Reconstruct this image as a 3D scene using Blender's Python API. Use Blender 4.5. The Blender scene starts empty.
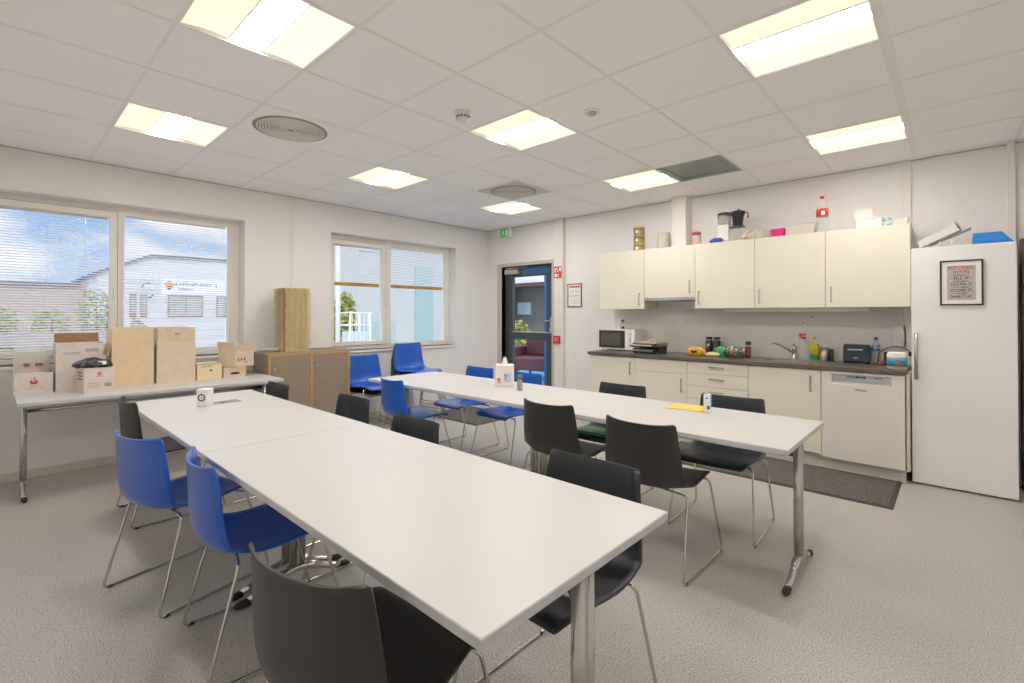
import bpy, bmesh, math, random
from mathutils import Vector, Matrix
random.seed(7)
C = bpy.context.scene.collection
PI = math.pi
R = math.radians

# ------------------------------------------------------------------ materials
def lin(h):
    h = h.lstrip('#')
    o = []
    for i in (0, 2, 4):
        c = int(h[i:i+2], 16)/255
        o.append(c/12.92 if c <= .04045 else ((c+.055)/1.055)**2.4)
    return (o[0], o[1], o[2], 1)

MATS = {}
def mat(name, col, rough=.5, metal=0, spec=.5, noise=None, bump=None, emit=None, estr=0, coat=0, alpha=None):
    """noise=(scale, other colour, lo, hi) mixes a second colour; bump=(scale,strength)"""
    if name in MATS: return MATS[name]
    m = bpy.data.materials.new(name); m.use_nodes = True
    nt = m.node_tree; b = nt.nodes['Principled BSDF']
    b.inputs['Base Color'].default_value = lin(col)
    b.inputs['Roughness'].default_value = rough
    b.inputs['Metallic'].default_value = metal
    b.inputs['Specular IOR Level'].default_value = spec
    b.inputs['Coat Weight'].default_value = coat
    tc = None
    if noise or bump:
        tc = nt.nodes.new('ShaderNodeTexCoord')
    if noise:
        n = nt.nodes.new('ShaderNodeTexNoise'); n.inputs['Scale'].default_value = noise[0]; n.inputs['Detail'].default_value = 4
        nt.links.new(tc.outputs['Object'], n.inputs['Vector'])
        r = nt.nodes.new('ShaderNodeValToRGB'); r.color_ramp.elements[0].position = noise[2]; r.color_ramp.elements[1].position = noise[3]
        r.color_ramp.elements[0].color = lin(noise[1]); r.color_ramp.elements[1].color = lin(col)
        nt.links.new(n.outputs['Fac'], r.inputs['Fac']); nt.links.new(r.outputs['Color'], b.inputs['Base Color'])
    if bump:
        n = nt.nodes.new('ShaderNodeTexNoise'); n.inputs['Scale'].default_value = bump[0]; n.inputs['Detail'].default_value = 3
        nt.links.new(tc.outputs['Object'], n.inputs['Vector'])
        bp = nt.nodes.new('ShaderNodeBump'); bp.inputs['Strength'].default_value = bump[1]; bp.inputs['Distance'].default_value = .002
        nt.links.new(n.outputs['Fac'], bp.inputs['Height']); nt.links.new(bp.outputs['Normal'], b.inputs['Normal'])
    if emit:
        b.inputs['Emission Color'].default_value = lin(emit); b.inputs['Emission Strength'].default_value = estr
    MATS[name] = m
    return m

def glassmat(name, tint='FFFFFF', gloss=.025, rough=.0, trans=1.0):
    if name in MATS: return MATS[name]
    m = bpy.data.materials.new(name); m.use_nodes = True
    nt = m.node_tree; nt.nodes.clear()
    o = nt.nodes.new('ShaderNodeOutputMaterial'); t = nt.nodes.new('ShaderNodeBsdfTransparent'); g = nt.nodes.new('ShaderNodeBsdfGlossy')
    t.inputs['Color'].default_value = lin(tint); g.inputs['Roughness'].default_value = rough
    lw = nt.nodes.new('ShaderNodeLayerWeight'); lw.inputs['Blend'].default_value = .12
    mu = nt.nodes.new('ShaderNodeMath'); mu.operation = 'MULTIPLY'; mu.inputs[1].default_value = gloss*4
    nt.links.new(lw.outputs['Fresnel'], mu.inputs[0])
    mx = nt.nodes.new('ShaderNodeMixShader')
    nt.links.new(mu.outputs[0], mx.inputs['Fac']); nt.links.new(t.outputs[0], mx.inputs[1]); nt.links.new(g.outputs[0], mx.inputs[2])
    nt.links.new(mx.outputs[0], o.inputs['Surface'])
    MATS[name] = m
    return m

def haze(name, col, opac, rough=.3):
    """clear plastic: part transparent, part pale solid"""
    if name in MATS: return MATS[name]
    m = bpy.data.materials.new(name); m.use_nodes = True
    nt = m.node_tree; b = nt.nodes['Principled BSDF']; o = nt.nodes['Material Output']
    b.inputs['Base Color'].default_value = lin(col); b.inputs['Roughness'].default_value = rough
    t = nt.nodes.new('ShaderNodeBsdfTransparent'); mx = nt.nodes.new('ShaderNodeMixShader'); mx.inputs['Fac'].default_value = opac
    nt.links.new(t.outputs[0], mx.inputs[1]); nt.links.new(b.outputs[0], mx.inputs[2]); nt.links.new(mx.outputs[0], o.inputs['Surface'])
    MATS[name] = m
    return m

wall_m = mat('wall_paint', 'EBE8E4', .75, noise=(60, 'E7E4E0', .35, .65), bump=(350, .04))
trim_m = mat('white_trim', 'E6E2DB', .45)
frame_m = mat('window_white', 'E8E3D8', .4)
lam_m = mat('white_laminate', 'CCC9C6', .36, spec=.45)
edge_m = mat('table_edge', 'C6C6CA', .45)
chrome = mat('chrome', 'C9C7C4', .16, 1)
steel = mat('brushed_steel', 'B5B0A8', .32, 1)
alu = mat('aluminium', 'C8C8CA', .38, .8)
blk_shell = mat('black_plastic_shell', '262421', .46, noise=(900, '1F1D1B', .3, .7), bump=(900, .25))
grey_shell = mat('charcoal_plastic_shell', '25292F', .42, noise=(900, '1E2228', .3, .7), bump=(900, .25))
blue_shell = mat('blue_plastic_shell', '0A50B8', .3, bump=(700, .1), coat=.15)
rubber = mat('black_rubber', '161616', .6)
cab_m = mat('cream_cabinet', 'E4DECA', .42)
cabin_m = mat('cabinet_side', 'E0DACB', .5)
worktop_m = mat('dark_worktop', '5C5348', .33, noise=(80, '524A40', .35, .65))
fridge_m = mat('fridge_white', 'F0EDEB', .3, noise=(3, 'ECE9E7', .3, .7))
plastic_w = mat('white_plastic', 'E8E6E1', .4)
plastic_k = mat('black_plastic', '1B1B1D', .38)
card_w = mat('white_cardboard', 'DED3CB', .8, noise=(25, 'D2C6BC', .3, .7))
card_y = mat('tan_cardboard', 'E2C9A0', .8, noise=(12, 'D8BE96', .3, .7))
card_p = mat('pale_tan_cardboard', 'DFC7AE', .8, noise=(12, 'D5BCA2', .3, .7))
card_b = mat('brown_cardboard', '97714E', .85, noise=(20, '86623F', .3, .7))
ink_k = mat('black_ink', '2A2826', .7)
ink_g = mat('grey_ink', '77706A', .7)
ink_r = mat('red_ink', 'C8322F', .7)
paper = mat('paper', 'EDEAE4', .8)
red_m = mat('red_plastic', 'C62E28', .4)
green_m = mat('green_plastic', '12924A', .4)
blue_m = mat('blue_plastic', '1F7DDA', .4)

# ------------------------------------------------------------------ mesh builder
class MB:
    def __init__(s): s.bm = bmesh.new(); s.mi = 0
    def _f(s, vs, smooth=False):
        try:
            f = s.bm.faces.new(vs); f.material_index = s.mi; f.smooth = smooth; return f
        except ValueError: return None
    def box(s, x0, x1, y0, y1, z0, z1, M=None):
        c = [(x0,y0,z0),(x1,y0,z0),(x1,y1,z0),(x0,y1,z0),(x0,y0,z1),(x1,y0,z1),(x1,y1,z1),(x0,y1,z1)]
        v = [s.bm.verts.new(M @ Vector(p) if M else p) for p in c]
        for q in ((3,2,1,0),(4,5,6,7),(0,1,5,4),(1,2,6,5),(2,3,7,6),(3,0,4,7)): s._f([v[i] for i in q])
        return s
    def prism(s, poly, ext, M=None, smooth=False):
        """poly: list of 3-D points of one planar face, ext: extrusion vector"""
        e = Vector(ext); a = [Vector(p) for p in poly]; n = len(a)
        nrm = Vector((0,0,0))
        for i in range(n): nrm += a[i].cross(a[(i+1) % n])
        if nrm.dot(e) > 0: a.reverse()
        b = [p + e for p in a]
        if M: a = [M @ p for p in a]; b = [M @ p for p in b]
        va = [s.bm.verts.new(p) for p in a]; vb = [s.bm.verts.new(p) for p in b]
        s._f(va); s._f(vb[::-1])
        for i in range(n): s._f([va[(i+1) % n], va[i], vb[i], vb[(i+1) % n]], smooth)
        return s
    def lathe(s, prof, c=(0,0,0), seg=20, M=None, sx=1, sy=1):
        """prof: (r,z) bottom to top around +z; closed with caps where r>0"""
        rings = []
        for r, z in prof:
            if r < 1e-6:
                p = Vector((c[0], c[1], c[2]+z)); rings.append([s.bm.verts.new(M @ p if M else p)])
            else:
                ring = []
                for k in range(seg):
                    t = 2*PI*k/seg; p = Vector((c[0]+sx*r*math.cos(t), c[1]+sy*r*math.sin(t), c[2]+z))
                    ring.append(s.bm.verts.new(M @ p if M else p))
                rings.append(ring)
        for a, b in zip(rings, rings[1:]):
            for k in range(seg):
                k2 = (k+1) % seg
                if len(a) == 1 and len(b) == 1: continue
                if len(a) == 1: s._f([a[0], b[k2], b[k]][::-1] if False else [a[0], b[k2], b[k]], True)
                elif len(b) == 1: s._f([a[k], a[k2], b[0]], True)
                else: s._f([a[k], a[k2], b[k2], b[k]], True)
        if len(rings[0]) > 1: s._f(rings[0][::-1])
        if len(rings[-1]) > 1: s._f(rings[-1])
        return s
    def cyl(s, c, r, h, axis='z', seg=20, r2=None):
        M = Matrix.Translation(c)
        if axis == 'x': M = M @ Matrix.Rotation(PI/2, 4, 'Y')
        if axis == 'y': M = M @ Matrix.Rotation(-PI/2, 4, 'X')
        return s.lathe([(r, 0), (r if r2 is None else r2, h)], seg=seg, M=M)
    def tube(s, pts, r, seg=8, closed=False, fillet=0, M=None, flat=1.0):
        P = [Vector(p) for p in pts]
        if fillet:
            Q = [P[0]]; rl = isinstance(r, (list, tuple)); rr = [r[0]] if rl else None; ix = 0
            for a, b, c in zip(P, P[1:], P[2:]):
                ix += 1
                if rl: rr += [r[ix]]*5
                d1 = min(fillet, (a-b).length*.45); d2 = min(fillet, (c-b).length*.45)
                p1 = b+(a-b).normalized()*d1; p2 = b+(c-b).normalized()*d2
                for k in range(5):
                    t = k/4; Q.append((1-t)**2*p1+2*t*(1-t)*b+t*t*p2)
            Q.append(P[-1]); P = Q
            if rl: r = rr + [r[-1]]
        n = len(P); T = []
        for i in range(n):
            if closed: t = P[(i+1) % n]-P[i-1]
            else: t = P[min(i+1, n-1)]-P[max(i-1, 0)]
            T.append(t.normalized())
        up = Vector((0,0,1)) if abs(T[0].z) < .9 else Vector((1,0,0))
        N = (up - T[0]*up.dot(T[0])).normalized(); rings = []
        for i in range(n):
            if i: N = (N - T[i]*N.dot(T[i])).normalized()
            B = T[i].cross(N); ri = r[i] if isinstance(r, (list, tuple)) else r
            ring = []
            for k in range(seg):
                a = 2*PI*k/seg; p = P[i] + N*(ri*flat*math.cos(a)) + B*(ri*math.sin(a))
                ring.append(s.bm.verts.new(M @ p if M else p))
            rings.append(ring)
        m = n if closed else n-1
        for i in range(m):
            a, b = rings[i], rings[(i+1) % n]
            for k in range(seg): s._f([a[k], a[(k+1) % seg], b[(k+1) % seg], b[k]], True)
        if not closed: s._f(rings[0][::-1]); s._f(rings[-1])
        return s
    def surf(s, fn, nu, nv, closeu=False):
        g = [[s.bm.verts.new(fn(i/nu, j/nv)) for j in range(nv+1)] for i in range(nu if closeu else nu+1)]
        for i in range(nu):
            for j in range(nv):
                i2 = (i+1) % nu if closeu else i+1
                s._f([g[i][j], g[i2][j], g[i2][j+1], g[i][j+1]], True)
        return s
    def build(s, name, mats, parent=None, bevel=0, solid=0, sub=0, fix=True, loc=None):
        if fix: bmesh.ops.recalc_face_normals(s.bm, faces=s.bm.faces[:])
        me = bpy.data.meshes.new(name); s.bm.to_mesh(me); s.bm.free()
        if not isinstance(mats, (list, tuple)): mats = [mats]
        for m in mats: me.materials.append(m)
        o = bpy.data.objects.new(name, me); C.objects.link(o)
        if parent: o.parent = parent
        if loc: o.location = loc
        if solid:
            d = o.modifiers.new('solid', 'SOLIDIFY'); d.thickness = solid; d.offset = 0
        if bevel:
            d = o.modifiers.new('bevel', 'BEVEL'); d.width = bevel; d.segments = 2; d.limit_method = 'ANGLE'; d.angle_limit = R(40); d.harden_normals = False
        if sub:
            d = o.modifiers.new('sub', 'SUBSURF'); d.levels = sub; d.render_levels = sub
        return o

def tag(o, label, cat, group=None, kind=None):
    o['label'] = label; o['category'] = cat
    if group: o['group'] = group
    if kind: o['kind'] = kind
    return o
def thing(name, label, cat, loc=(0,0,0), rz=0, group=None, scale=None):
    o = bpy.data.objects.new(name, None); C.objects.link(o); o.empty_display_size = .1
    o.location = loc; o.rotation_euler = (0, 0, rz)
    return tag(o, label, cat, group)
def struct(name, mb, m, bevel=0, **k):
    o = mb.build(name, m, bevel=bevel, **k); o['kind'] = 'structure'; return o
def dup(root, loc, rz, label, group=None):
    r = root.copy(); C.objects.link(r); r.location = loc; r.rotation_euler = (0, 0, rz)
    r['label'] = label
    if group: r['group'] = group
    for ch in list(root.children):
        c = ch.copy(); C.objects.link(c); c.parent = r
        for g in list(ch.children):
            d = g.copy(); C.objects.link(d); d.parent = c
    return r
def text(name, body, size, M, m, parent, ext=.0006, align='CENTER', sx=1, bold=0):
    """flat lettering as real mesh; local +x is reading direction, +y up"""
    cu = bpy.data.curves.new(name, 'FONT'); cu.body = body; cu.size = size; cu.extrude = ext; cu.align_x = align; cu.align_y = 'CENTER'; cu.offset = bold
    cu.resolution_u = 3
    t = bpy.data.objects.new('tmp', cu); C.objects.link(t)
    dg = bpy.context.evaluated_depsgraph_get()
    me = bpy.data.meshes.new_from_object(t.evaluated_get(dg)); bpy.data.objects.remove(t)
    me.transform(M @ Matrix.Diagonal((sx, 1, 1, 1))); me.materials.clear(); me.materials.append(m)
    o = bpy.data.objects.new(name, me); C.objects.link(o); o.parent = parent
    return o
# orientation: text on a surface facing -y (kitchen wall) / facing +x (window wall boxes)
def Mfy(x, y, z, rx=0): return Matrix.Translation((x, y, z)) @ Matrix.Rotation(PI/2, 4, 'X')
def Mfx(x, y, z): return Matrix.Translation((x, y, z)) @ Matrix.Rotation(PI/2, 4, 'Z') @ Matrix.Rotation(PI/2, 4, 'X')

# ------------------------------------------------------------------ room shell
XW, YK, XR, YF, H = -5.594, 5.457, 1.05, -.55, 2.697
# floor with speckle
def floor_mat():
    m = bpy.data.materials.new('speckled_vinyl'); m.use_nodes = True; nt = m.node_tree; b = nt.nodes['Principled BSDF']
    tc = nt.nodes.new('ShaderNodeTexCoord')
    n1 = nt.nodes.new('ShaderNodeTexNoise'); n1.inputs['Scale'].default_value = 160; n1.inputs['Detail'].default_value = 3; n1.inputs['Roughness'].default_value = .7
    nt.links.new(tc.outputs['Object'], n1.inputs['Vector'])
    r = nt.nodes.new('ShaderNodeValToRGB'); e = r.color_ramp.elements
    e[0].position = .36; e[0].color = lin('5E5A55'); e[1].position = .45; e[1].color = lin('AAA59E')
    x = e.new(.56); x.color = lin('B2ADA6'); x = e.new(.64); x.color = lin('D6D2CB')
    nt.links.new(n1.outputs['Fac'], r.inputs['Fac'])
    n2 = nt.nodes.new('ShaderNodeTexNoise'); n2.inputs['Scale'].default_value = 1.2
    nt.links.new(tc.outputs['Object'], n2.inputs['Vector'])
    mr = nt.nodes.new('ShaderNodeMapRange'); mr.inputs['To Min'].default_value = .95; mr.inputs['To Max'].default_value = 1.04
    nt.links.new(n2.outputs['Fac'], mr.inputs['Value'])
    mx = nt.nodes.new('ShaderNodeVectorMath'); mx.operation = 'SCALE'
    nt.links.new(r.outputs['Color'], mx.inputs[0]); nt.links.new(mr.outputs[0], mx.inputs['Scale'])
    nt.links.new(mx.outputs[0], b.inputs['Base Color'])
    b.inputs['Roughness'].default_value = .42; b.inputs['Specular IOR Level'].default_value = .35
    return m
struct('floor', MB().box(XW, XR, YF, YK+.0, -.1, 0), floor_mat())

# ceiling: 0.6 m tiles, openings where luminaires sit
LX, LY = -2.351, .863
lights = [(-3,0),(0,0),(3,0),(-3,3),(0,3),(3,3),(-3,6),(0,6),(3,6)]
mbc = MB(); grid = MB()
xs = [LX-.3+.6*i for i in range(-6, 8)]; ys = [LY-.3+.6*j for j in range(-3, 9)]
for i in range(-6, 7):
    for j in range(-3, 9):
        if (i, j) in lights or (i, j) == (1, 6): continue
        x0, x1 = max(LX-.3+.6*i, XW), min(LX+.3+.6*i, XR); y0, y1 = max(LY-.3+.6*j, YF), min(LY+.3+.6*j, YK)
        if x1-x0 < .01 or y1-y0 < .01: continue
        mbc.box(x0, x1, y0, y1, H, H+.02)
mbc.box(XW, XR, YF, YK, H+.14, H+.2)
ceil_m = mat('ceiling_tile', 'FBFAF9', .85, noise=(500, 'F6F5F4', .35, .6), bump=(300, .2))
struct('ceiling', mbc, ceil_m)
for x in xs:
    if XW+.02 < x < XR-.02:
        w = .022 if abs(x-(LX-.3+.6*4)) < .01 else .009
        grid.box(x-w, x+w, YF, YK, H-.003, H-.0005)
for y in ys:
    if YF+.02 < y < YK-.02: grid.box(XW, XR, y-.009, y+.009, H-.0028, H-.0004)
struct('trim_1', grid, mat('ceiling_grid', 'F0EEEC', .7))

# window wall with two openings
W1 = (-.22, 1.825, .925, 2.352); W2 = (2.79, 4.78, .885, 2.352); XO = XW-.30
w = MB()
def wallx(x0, x1, ys0, ys1, holes):
    y = ys0
    for a, b, z0, z1 in holes:
        w.box(x0, x1, y, a, 0, H+.1); w.box(x0, x1, a, b, 0, z0); w.box(x0, x1, a, b, z1, H+.1); y = b
    w.box(x0, x1, y, ys1, 0, H+.1)
wallx(XO, XW, YF-.15, YK+.15, [W1, W2])
struct('wall_left', w, wall_m)
# kitchen wall with door opening
DX0, DX1, DZ = -5.275, -4.27, 2.085
w = MB()
w.box(XW-.3, DX0, YK, YK+.16, 0, H+.1); w.box(DX0, DX1, YK, YK+.16, DZ, H+.1); w.box(DX1, XR+.15, YK, YK+.16, 0, H+.1)
struct('wall_back', w, wall_m)
struct('wall_right', MB().box(XR, XR+.15, YF-.15, YK+.16, 0, H+.1), wall_m)
struct('wall_front', MB().box(XW, XR, YF-.15, YF, 0, H+.1), wall_m)
bb = mat('baseboard_grey', 'CFC6BA', .5)
struct('baseboard_left', MB().box(XW, XW+.012, YF, YK, 0, .07), bb, bevel=.003)
struct('baseboard_back', MB().box(DX1+.30, -3.30, YK-.012, YK, 0, .07).box(.38, XR, YK-.012, YK, 0, .07), bb)
# ducts, wall strips
struct('trim_2', MB().box(-4.185, -4.03, YK-.065, YK, 0, H), mat('duct_white', 'E4DFD7', .5), bevel=.006)
struct('trim_3', MB().box(-2.400, -2.235, 5.30, YK, 2.0945, H), MATS['duct_white'], bevel=.004)
struct('trim_4', MB().box(-.345, -.285, YK-.02, YK, 0, H), MATS['duct_white'], bevel=.003)
struct('trim_5', MB().box(.30, .345, YK-.03, YK, 0, H), MATS['duct_white'], bevel=.003)
struct('trim_6', MB().box(XW, XW+.006, 2.305, 2.313, .9, H).box(XW, XW+.006, 2.333, 2.341, .9, H), MATS['duct_white'])
struct('shadow_gap_strips', MB().box(XW, XR, YK-.008, YK, H-.010, H-.005).box(XW, XW+.008, YF, YK, H-.010, H-.005), mat('shadow_gap', 'B8B2AA', .7))  # dark strips painting in the shadow gap below the ceiling

# windows
pane_m = glassmat('window_glass')
def window(n, Wn, panes):
    y0, y1, z0, z1 = Wn; xf = XW-.165
    m = MB(); d = .07; t = .05
    m.box(xf-d, xf, y0, y1, z0, z0+t); m.box(xf-d, xf, y0, y1, z1-t, z1); m.box(xf-d, xf, y0, y0+t, z0+t, z1-t); m.box(xf-d, xf, panes[1][1]+.018, y1, z0+t, z1-t)
    b_m = (panes[0][1]+.059, panes[1][0]-.02)
    m.box(xf-d, xf, b_m[0], b_m[1], z0+t, z1-t)
    fr = struct('window_%d' % n, m, frame_m, bevel=.003)
    # opening sash on the left pane, fixed bead on the right
    a, b = panes[0]; s = .055; zz0, zz1 = z0+t+.004, z1-t-.004; xs_ = xf+.014
    m = MB().box(xf-.05, xs_, a-s, b+s, zz0, zz0+s).box(xf-.05, xs_, a-s, b+s, zz1-s, zz1).box(xf-.05, xs_, a-s, a, zz0+s, zz1-s).box(xf-.05, xs_, b, b+s, zz0+s, zz1-s)
    sash = m.build('sash', frame_m, fr, bevel=.003)
    q = .004; xq = xs_-.004
    MB().box(xf-.01, xq, a-s-q, b+s+q, zz0-q, zz0).box(xf-.01, xq, a-s-q, b+s+q, zz1, zz1+q).box(xf-.01, xq, a-s-q, a-s, zz0, zz1).box(xf-.01, xq, b+s, b+s+q, zz0, zz1).build('gasket', mat('gasket_grey', '6E665C', .7), sash)
    MB().cyl((xs_, b+.028, (z0+z1)/2-.05), .012, .012, 'x').tube([(xs_+.01, b+.028, (z0+z1)/2-.05), (xs_+.035, b+.028, (z0+z1)/2-.05), (xs_+.035, b+.028, (z0+z1)/2-.16)], .007, fillet=.01).build('sash_handle', plastic_w, sash)
    a2, b2 = panes[1]
    m = MB(); g = .018
    m.box(xf-.04, xf-.005, a2-g, b2+g, z0+t, z0+t+g).box(xf-.04, xf-.005, a2-g, b2+g, z1-t-g, z1-t).box(xf-.04, xf-.005, a2-g, a2, z0+t+g, z1-t-g).box(xf-.04, xf-.005, b2, b2+g, z0+t+g, z1-t-g)
    m.build('glazing_bead', frame_m, fr)
    MB().box(xf-.030, xf-.026, a, b, zz0+s, zz1-s).build('pane', pane_m, fr)
    MB().box(xf-.030, xf-.026, a2, b2, z0+t+g, z1-t-g).build('pane', pane_m, fr)
    # sill board
    MB().box(XW-.17, XW+.03, y0-.03 if n == 2 else y0, y1+.03, z0-.028, z0).build('sill', trim_m, fr, bevel=.004)
    return (zz0+s, zz1-s), (z0+t+g, z1-t-g)
P1 = [(-.10, .725), (.835, 1.71)]; P2 = [(2.91, 3.60), (3.745, 4.70)]
r1 = window(1, W1, P1); r2 = window(2, W2, P2)
slat_m = mat('blind_slat', 'DCDCE0', .5)
gold = mat('blind_rail', 'B98434', .45)
def blind(y0, y1, zb, zt, label, rail_m):
    t = thing('venetian_blind', label, 'blind', (XW-.225, (y0+y1)/2, zb))
    w_ = (y1-y0)/2-.012; h = zt-zb; m = MB(); n = int(h/.0236); M0 = None
    for k in range(1, n):
        z = .012+k*(h-.03)/n
        M = Matrix.Translation((0, 0, z)) @ Matrix.Rotation(R(30), 4, 'Y')
        m.box(-.0095, .0095, -w_, w_, -.0006, .0006, M)
    m.build('slats', slat_m, t)
    MB().box(-.010, .010, -w_, w_, -.020 if rail_m is gold else 0, .026 if rail_m is gold else .012).build('bottom_rail', rail_m, t, bevel=.003)
    MB().box(-.012, .012, -w_, w_, h-.02, h).build('head_rail', plastic_w, t, bevel=.002)
    m = MB()
    for f in (-.62, 0, .62): m.box(.0085, .0095, w_*f-.0004, w_*f+.0004, 0, h)
    for f in (-.62, 0, .62): m.box(-.0095, -.0085, w_*f-.0004, w_*f+.0004, 0, h)
    m.build('ladder_cord', plastic_w, t)
blind(P1[0][0], P1[0][1], r1[0][0]+.004, r1[0][1], 'lowered venetian blind in the left sash of the window above the boxes', slat_m)
blind(P1[1][0], P1[1][1], r1[1][0]+.004, r1[1][1], 'lowered venetian blind with the white signed building showing through it', slat_m)
blind(P2[0][0], P2[0][1], 1.735, r2[0][1], 'half-raised venetian blind with ochre bottom rail, pane with outdoor trolley view', gold)
blind(P2[1][0], P2[1][1], 1.735, r2[1][1], 'half-raised venetian blind with ochre bottom rail in the pane nearest the door', gold)
# blue edge strips of the glazing at window side
for a, z in ((P1[0][1], r1[0]), (P1[1][1], r1[1]), (P2[0][1], r2[0]), (P2[1][1], r2[1])):
    pass

# door
dark = mat('anthracite_paint', '33383A', .35)
navy = mat('blue_reflection_edge', '1B6FB4', .35)  # blue sky reflection on the door, put into the colour
silver = mat('closer_silver', 'B8B6B2', .4, .5)
fr = struct('trim_8', MB().box(DX0-.085, DX0, YK-.014, YK+.10, 0, DZ+.05).box(DX1, DX1+.07, YK-.012, YK+.10, 0, DZ+.05).box(DX0, DX1, YK-.014, YK+.10, DZ, DZ+.05), mat('door_casing', 'BDB6AD', .5), bevel=.003)
dl = bpy.data.objects.new('door_1', None); C.objects.link(dl); dl.location = ((DX0+DX1)/2, YK+.075, 0); dl['kind'] = 'structure'
dw = (DX1-DX0)/2; s = .165
m = MB().box(-dw, -dw+s, 0, .06, .005, DZ-.005).box(dw-s, dw, 0, .06, .005, DZ-.005).box(-dw+s, dw-s, 0, .06, DZ-.16, DZ-.005).box(-dw+s, dw-s, 0, .06, .96, 1.075).box(-dw+s, dw-s, 0, .06, .005, .30)
m.build('leaf_frame', dark, dl, bevel=.004)
MB().box(-dw+s, dw-s, .028, .034, .30, .96).build('lower_pane', pane_m, dl)
MB().box(-dw+s, dw-s, .028, .034, 1.075, DZ-.16).build('upper_pane', pane_m, dl)
MB().box(dw-s-.05, dw-s, .012, .05, .30, .96).box(dw-s-.05, dw-s, .012, .05, 1.075, DZ-.16).build('blue_reflection', navy, dl)
MB().box(-dw+s+.22, dw-.10, -.001, .004, DZ-.13, DZ-.03).build('blue_area', mat('blue_reflection_top', '1A4F86', .3), dl)  # top rail's blue reflection, painted as a thin plate
MB().box(-dw+s-.005, dw-s+.07, -.012, 0, 1.068, 1.085).build('bar', steel, dl, bevel=.002)
h = MB().box(dw-.085, dw-.05, -.012, 0, 1.07, 1.30).build('handle_plate', steel, dl, bevel=.003)
MB().tube([(dw-.068, -.01, 1.25), (dw-.068, -.055, 1.25), (dw-.19, -.055, 1.25)], .010, fillet=.015).cyl((dw-.068, -.03, 1.12), .018, .03, 'y').build('lever', chrome, h)
c = MB().box(-dw+.03, -dw+.30, -.05, 0, DZ-.115, DZ-.045).build('closer_box', silver, dl, bevel=.006)
MB().tube([(-dw+.10, -.03, DZ-.04), (-dw+.10, -.06, DZ-.025), (-dw+.52, -.03, DZ-.020)], .009, fillet=.01).build('closer_arm', silver, c)

# ------------------------------------------------------------------ luminaires
lamp_on = mat('lamp_diffuser', 'FFFFFF', .5, emit='FFF8F0', estr=42)
refl = mat('glow_reflector', '8E8A7C', .5, emit='FFF2D4', estr=.80)  # weak own glow stands in for lamp light caught by the reflectors
refl2 = mat('glow_reflector_bright', '8A867A', .5, emit='FFF4DD', estr=.85)
lframe = mat('lamp_frame', 'EDEAE4', .4)
lamp_where = {(-3,0): 'nearest the window above the boxes', (0,0): 'large at the top left of the view', (3,0): 'overhead beside the near table end',
    (-3,3): 'fourth tile row, over the sideboard side', (0,3): 'in the middle between smoke detector and motion sensor', (3,3): 'largest, at the top right of the view',
    (-3,6): 'smallest, in front of the round vent near the door', (0,6): 'next to the grey louvred ceiling vent', (3,6): 'above the tallest wall cabinets and bottle'}
def make_light():
    t = thing('ceiling_light', 'x', 'ceiling light', (0,0,H), 0, 'recessed ceiling lights')
    o = .296; i = .285
    m = MB()
    for a in ((-o,o,-o,-i),(-o,o,i,o),(-o,-i,-i,i),(i,o,-i,i)): m.box(*a, -.004, .003)
    for a in ((-i-.003,i+.003,-i-.003,-i),(-i-.003,i+.003,i,i+.003),(-i-.003,-i,-i,i),(i,i+.003,-i,i)): m.box(*a, 0, .075)
    m.box(-i, i, -i, i, .075, .078)
    m.build('housing', lframe, t)
    # sloping reflectors either side, lamp cover in the middle (bands run along x)
    def slope(ya, za, yb, zb):
        q = MB(); q.surf(lambda u, v: Vector((-i+.57*u, ya+(yb-ya)*v, za+(zb-za)*v+.010*math.sin(PI*v))), 1, 8); return q
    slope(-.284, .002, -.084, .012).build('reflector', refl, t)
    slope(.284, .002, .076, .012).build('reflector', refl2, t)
    MB().prism([(-.283,-.080,.016),(-.283,.072,.016),(-.283,.070,.009),(-.283,-.078,.009)], (.566,0,0)).build('diffuser', lamp_on, t)
    MB().box(-.284, .284, -.0845, -.0805, .007, .016).build('divider', mat('divider_grey','8C877C',.5), t)
    MB().box(-.284, .284, .0725, .0765, .007, .016).build('divider', mat('divider_grey','8C877C',.5), t)
    return t
L0 = make_light()
for k, (i, j) in enumerate(lights):
    loc = (LX+.6*i, LY+.6*j, H); lab = 'square recessed ceiling light, lit, ' + lamp_where[(i, j)]
    if k == 0: L0.location = loc; L0['label'] = lab
    else: dup(L0, loc, 0, lab)

# round diffusers
def diffuser(i, j, label, tile, col):
    t = thing('ceiling_diffuser', label, 'air vent', (LX+.6*i, LY+.6*j, H))
    MB().box(-.29, .29, -.29, .29, -.006, -.001).build('mounting_plate', tile, t, bevel=.002)
    m = MB()
    for k in range(11):
        r = .03+k*.019
        m.tube([(r*math.cos(2*PI*q/40), r*math.sin(2*PI*q/40), -.012) for q in range(40)], .0062, 6, closed=True, flat=.6)
    m.build('ring_grille', col, t)
    m = MB().lathe([(.25, -.008), (.245, -.0065)], seg=48); m.build('dark_throat', mat('vent_dark', '9A958C', .7), t)
    return t
diffuser(-2, 1, 'round ringed air diffuser beside the light nearest the window', ceil_m, mat('diffuser_ring', 'E1DDD4', .5))
diffuser(-2, 5, 'round air diffuser on a darker tile, behind the smoke detector towards the door', mat('diffuser_tile', 'D2CEC6', .6), mat('diffuser_ring2', 'D6D1C8', .5))
t = thing('louvred_vent', 'square grey louvred ceiling vent beside a lit ceiling light', 'air vent', (LX+.6, LY+3.6, H))
vm = mat('vent_grey', 'BCC3C0', .6)
m = MB().box(-.296,.296,-.296,-.28,-.004,.03).box(-.296,.296,.28,.296,-.004,.03).box(-.296,-.28,-.28,.28,-.004,.03).box(.28,.296,-.28,.28,-.004,.03).box(-.296,.296,-.296,.296,.03,.04)
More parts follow.
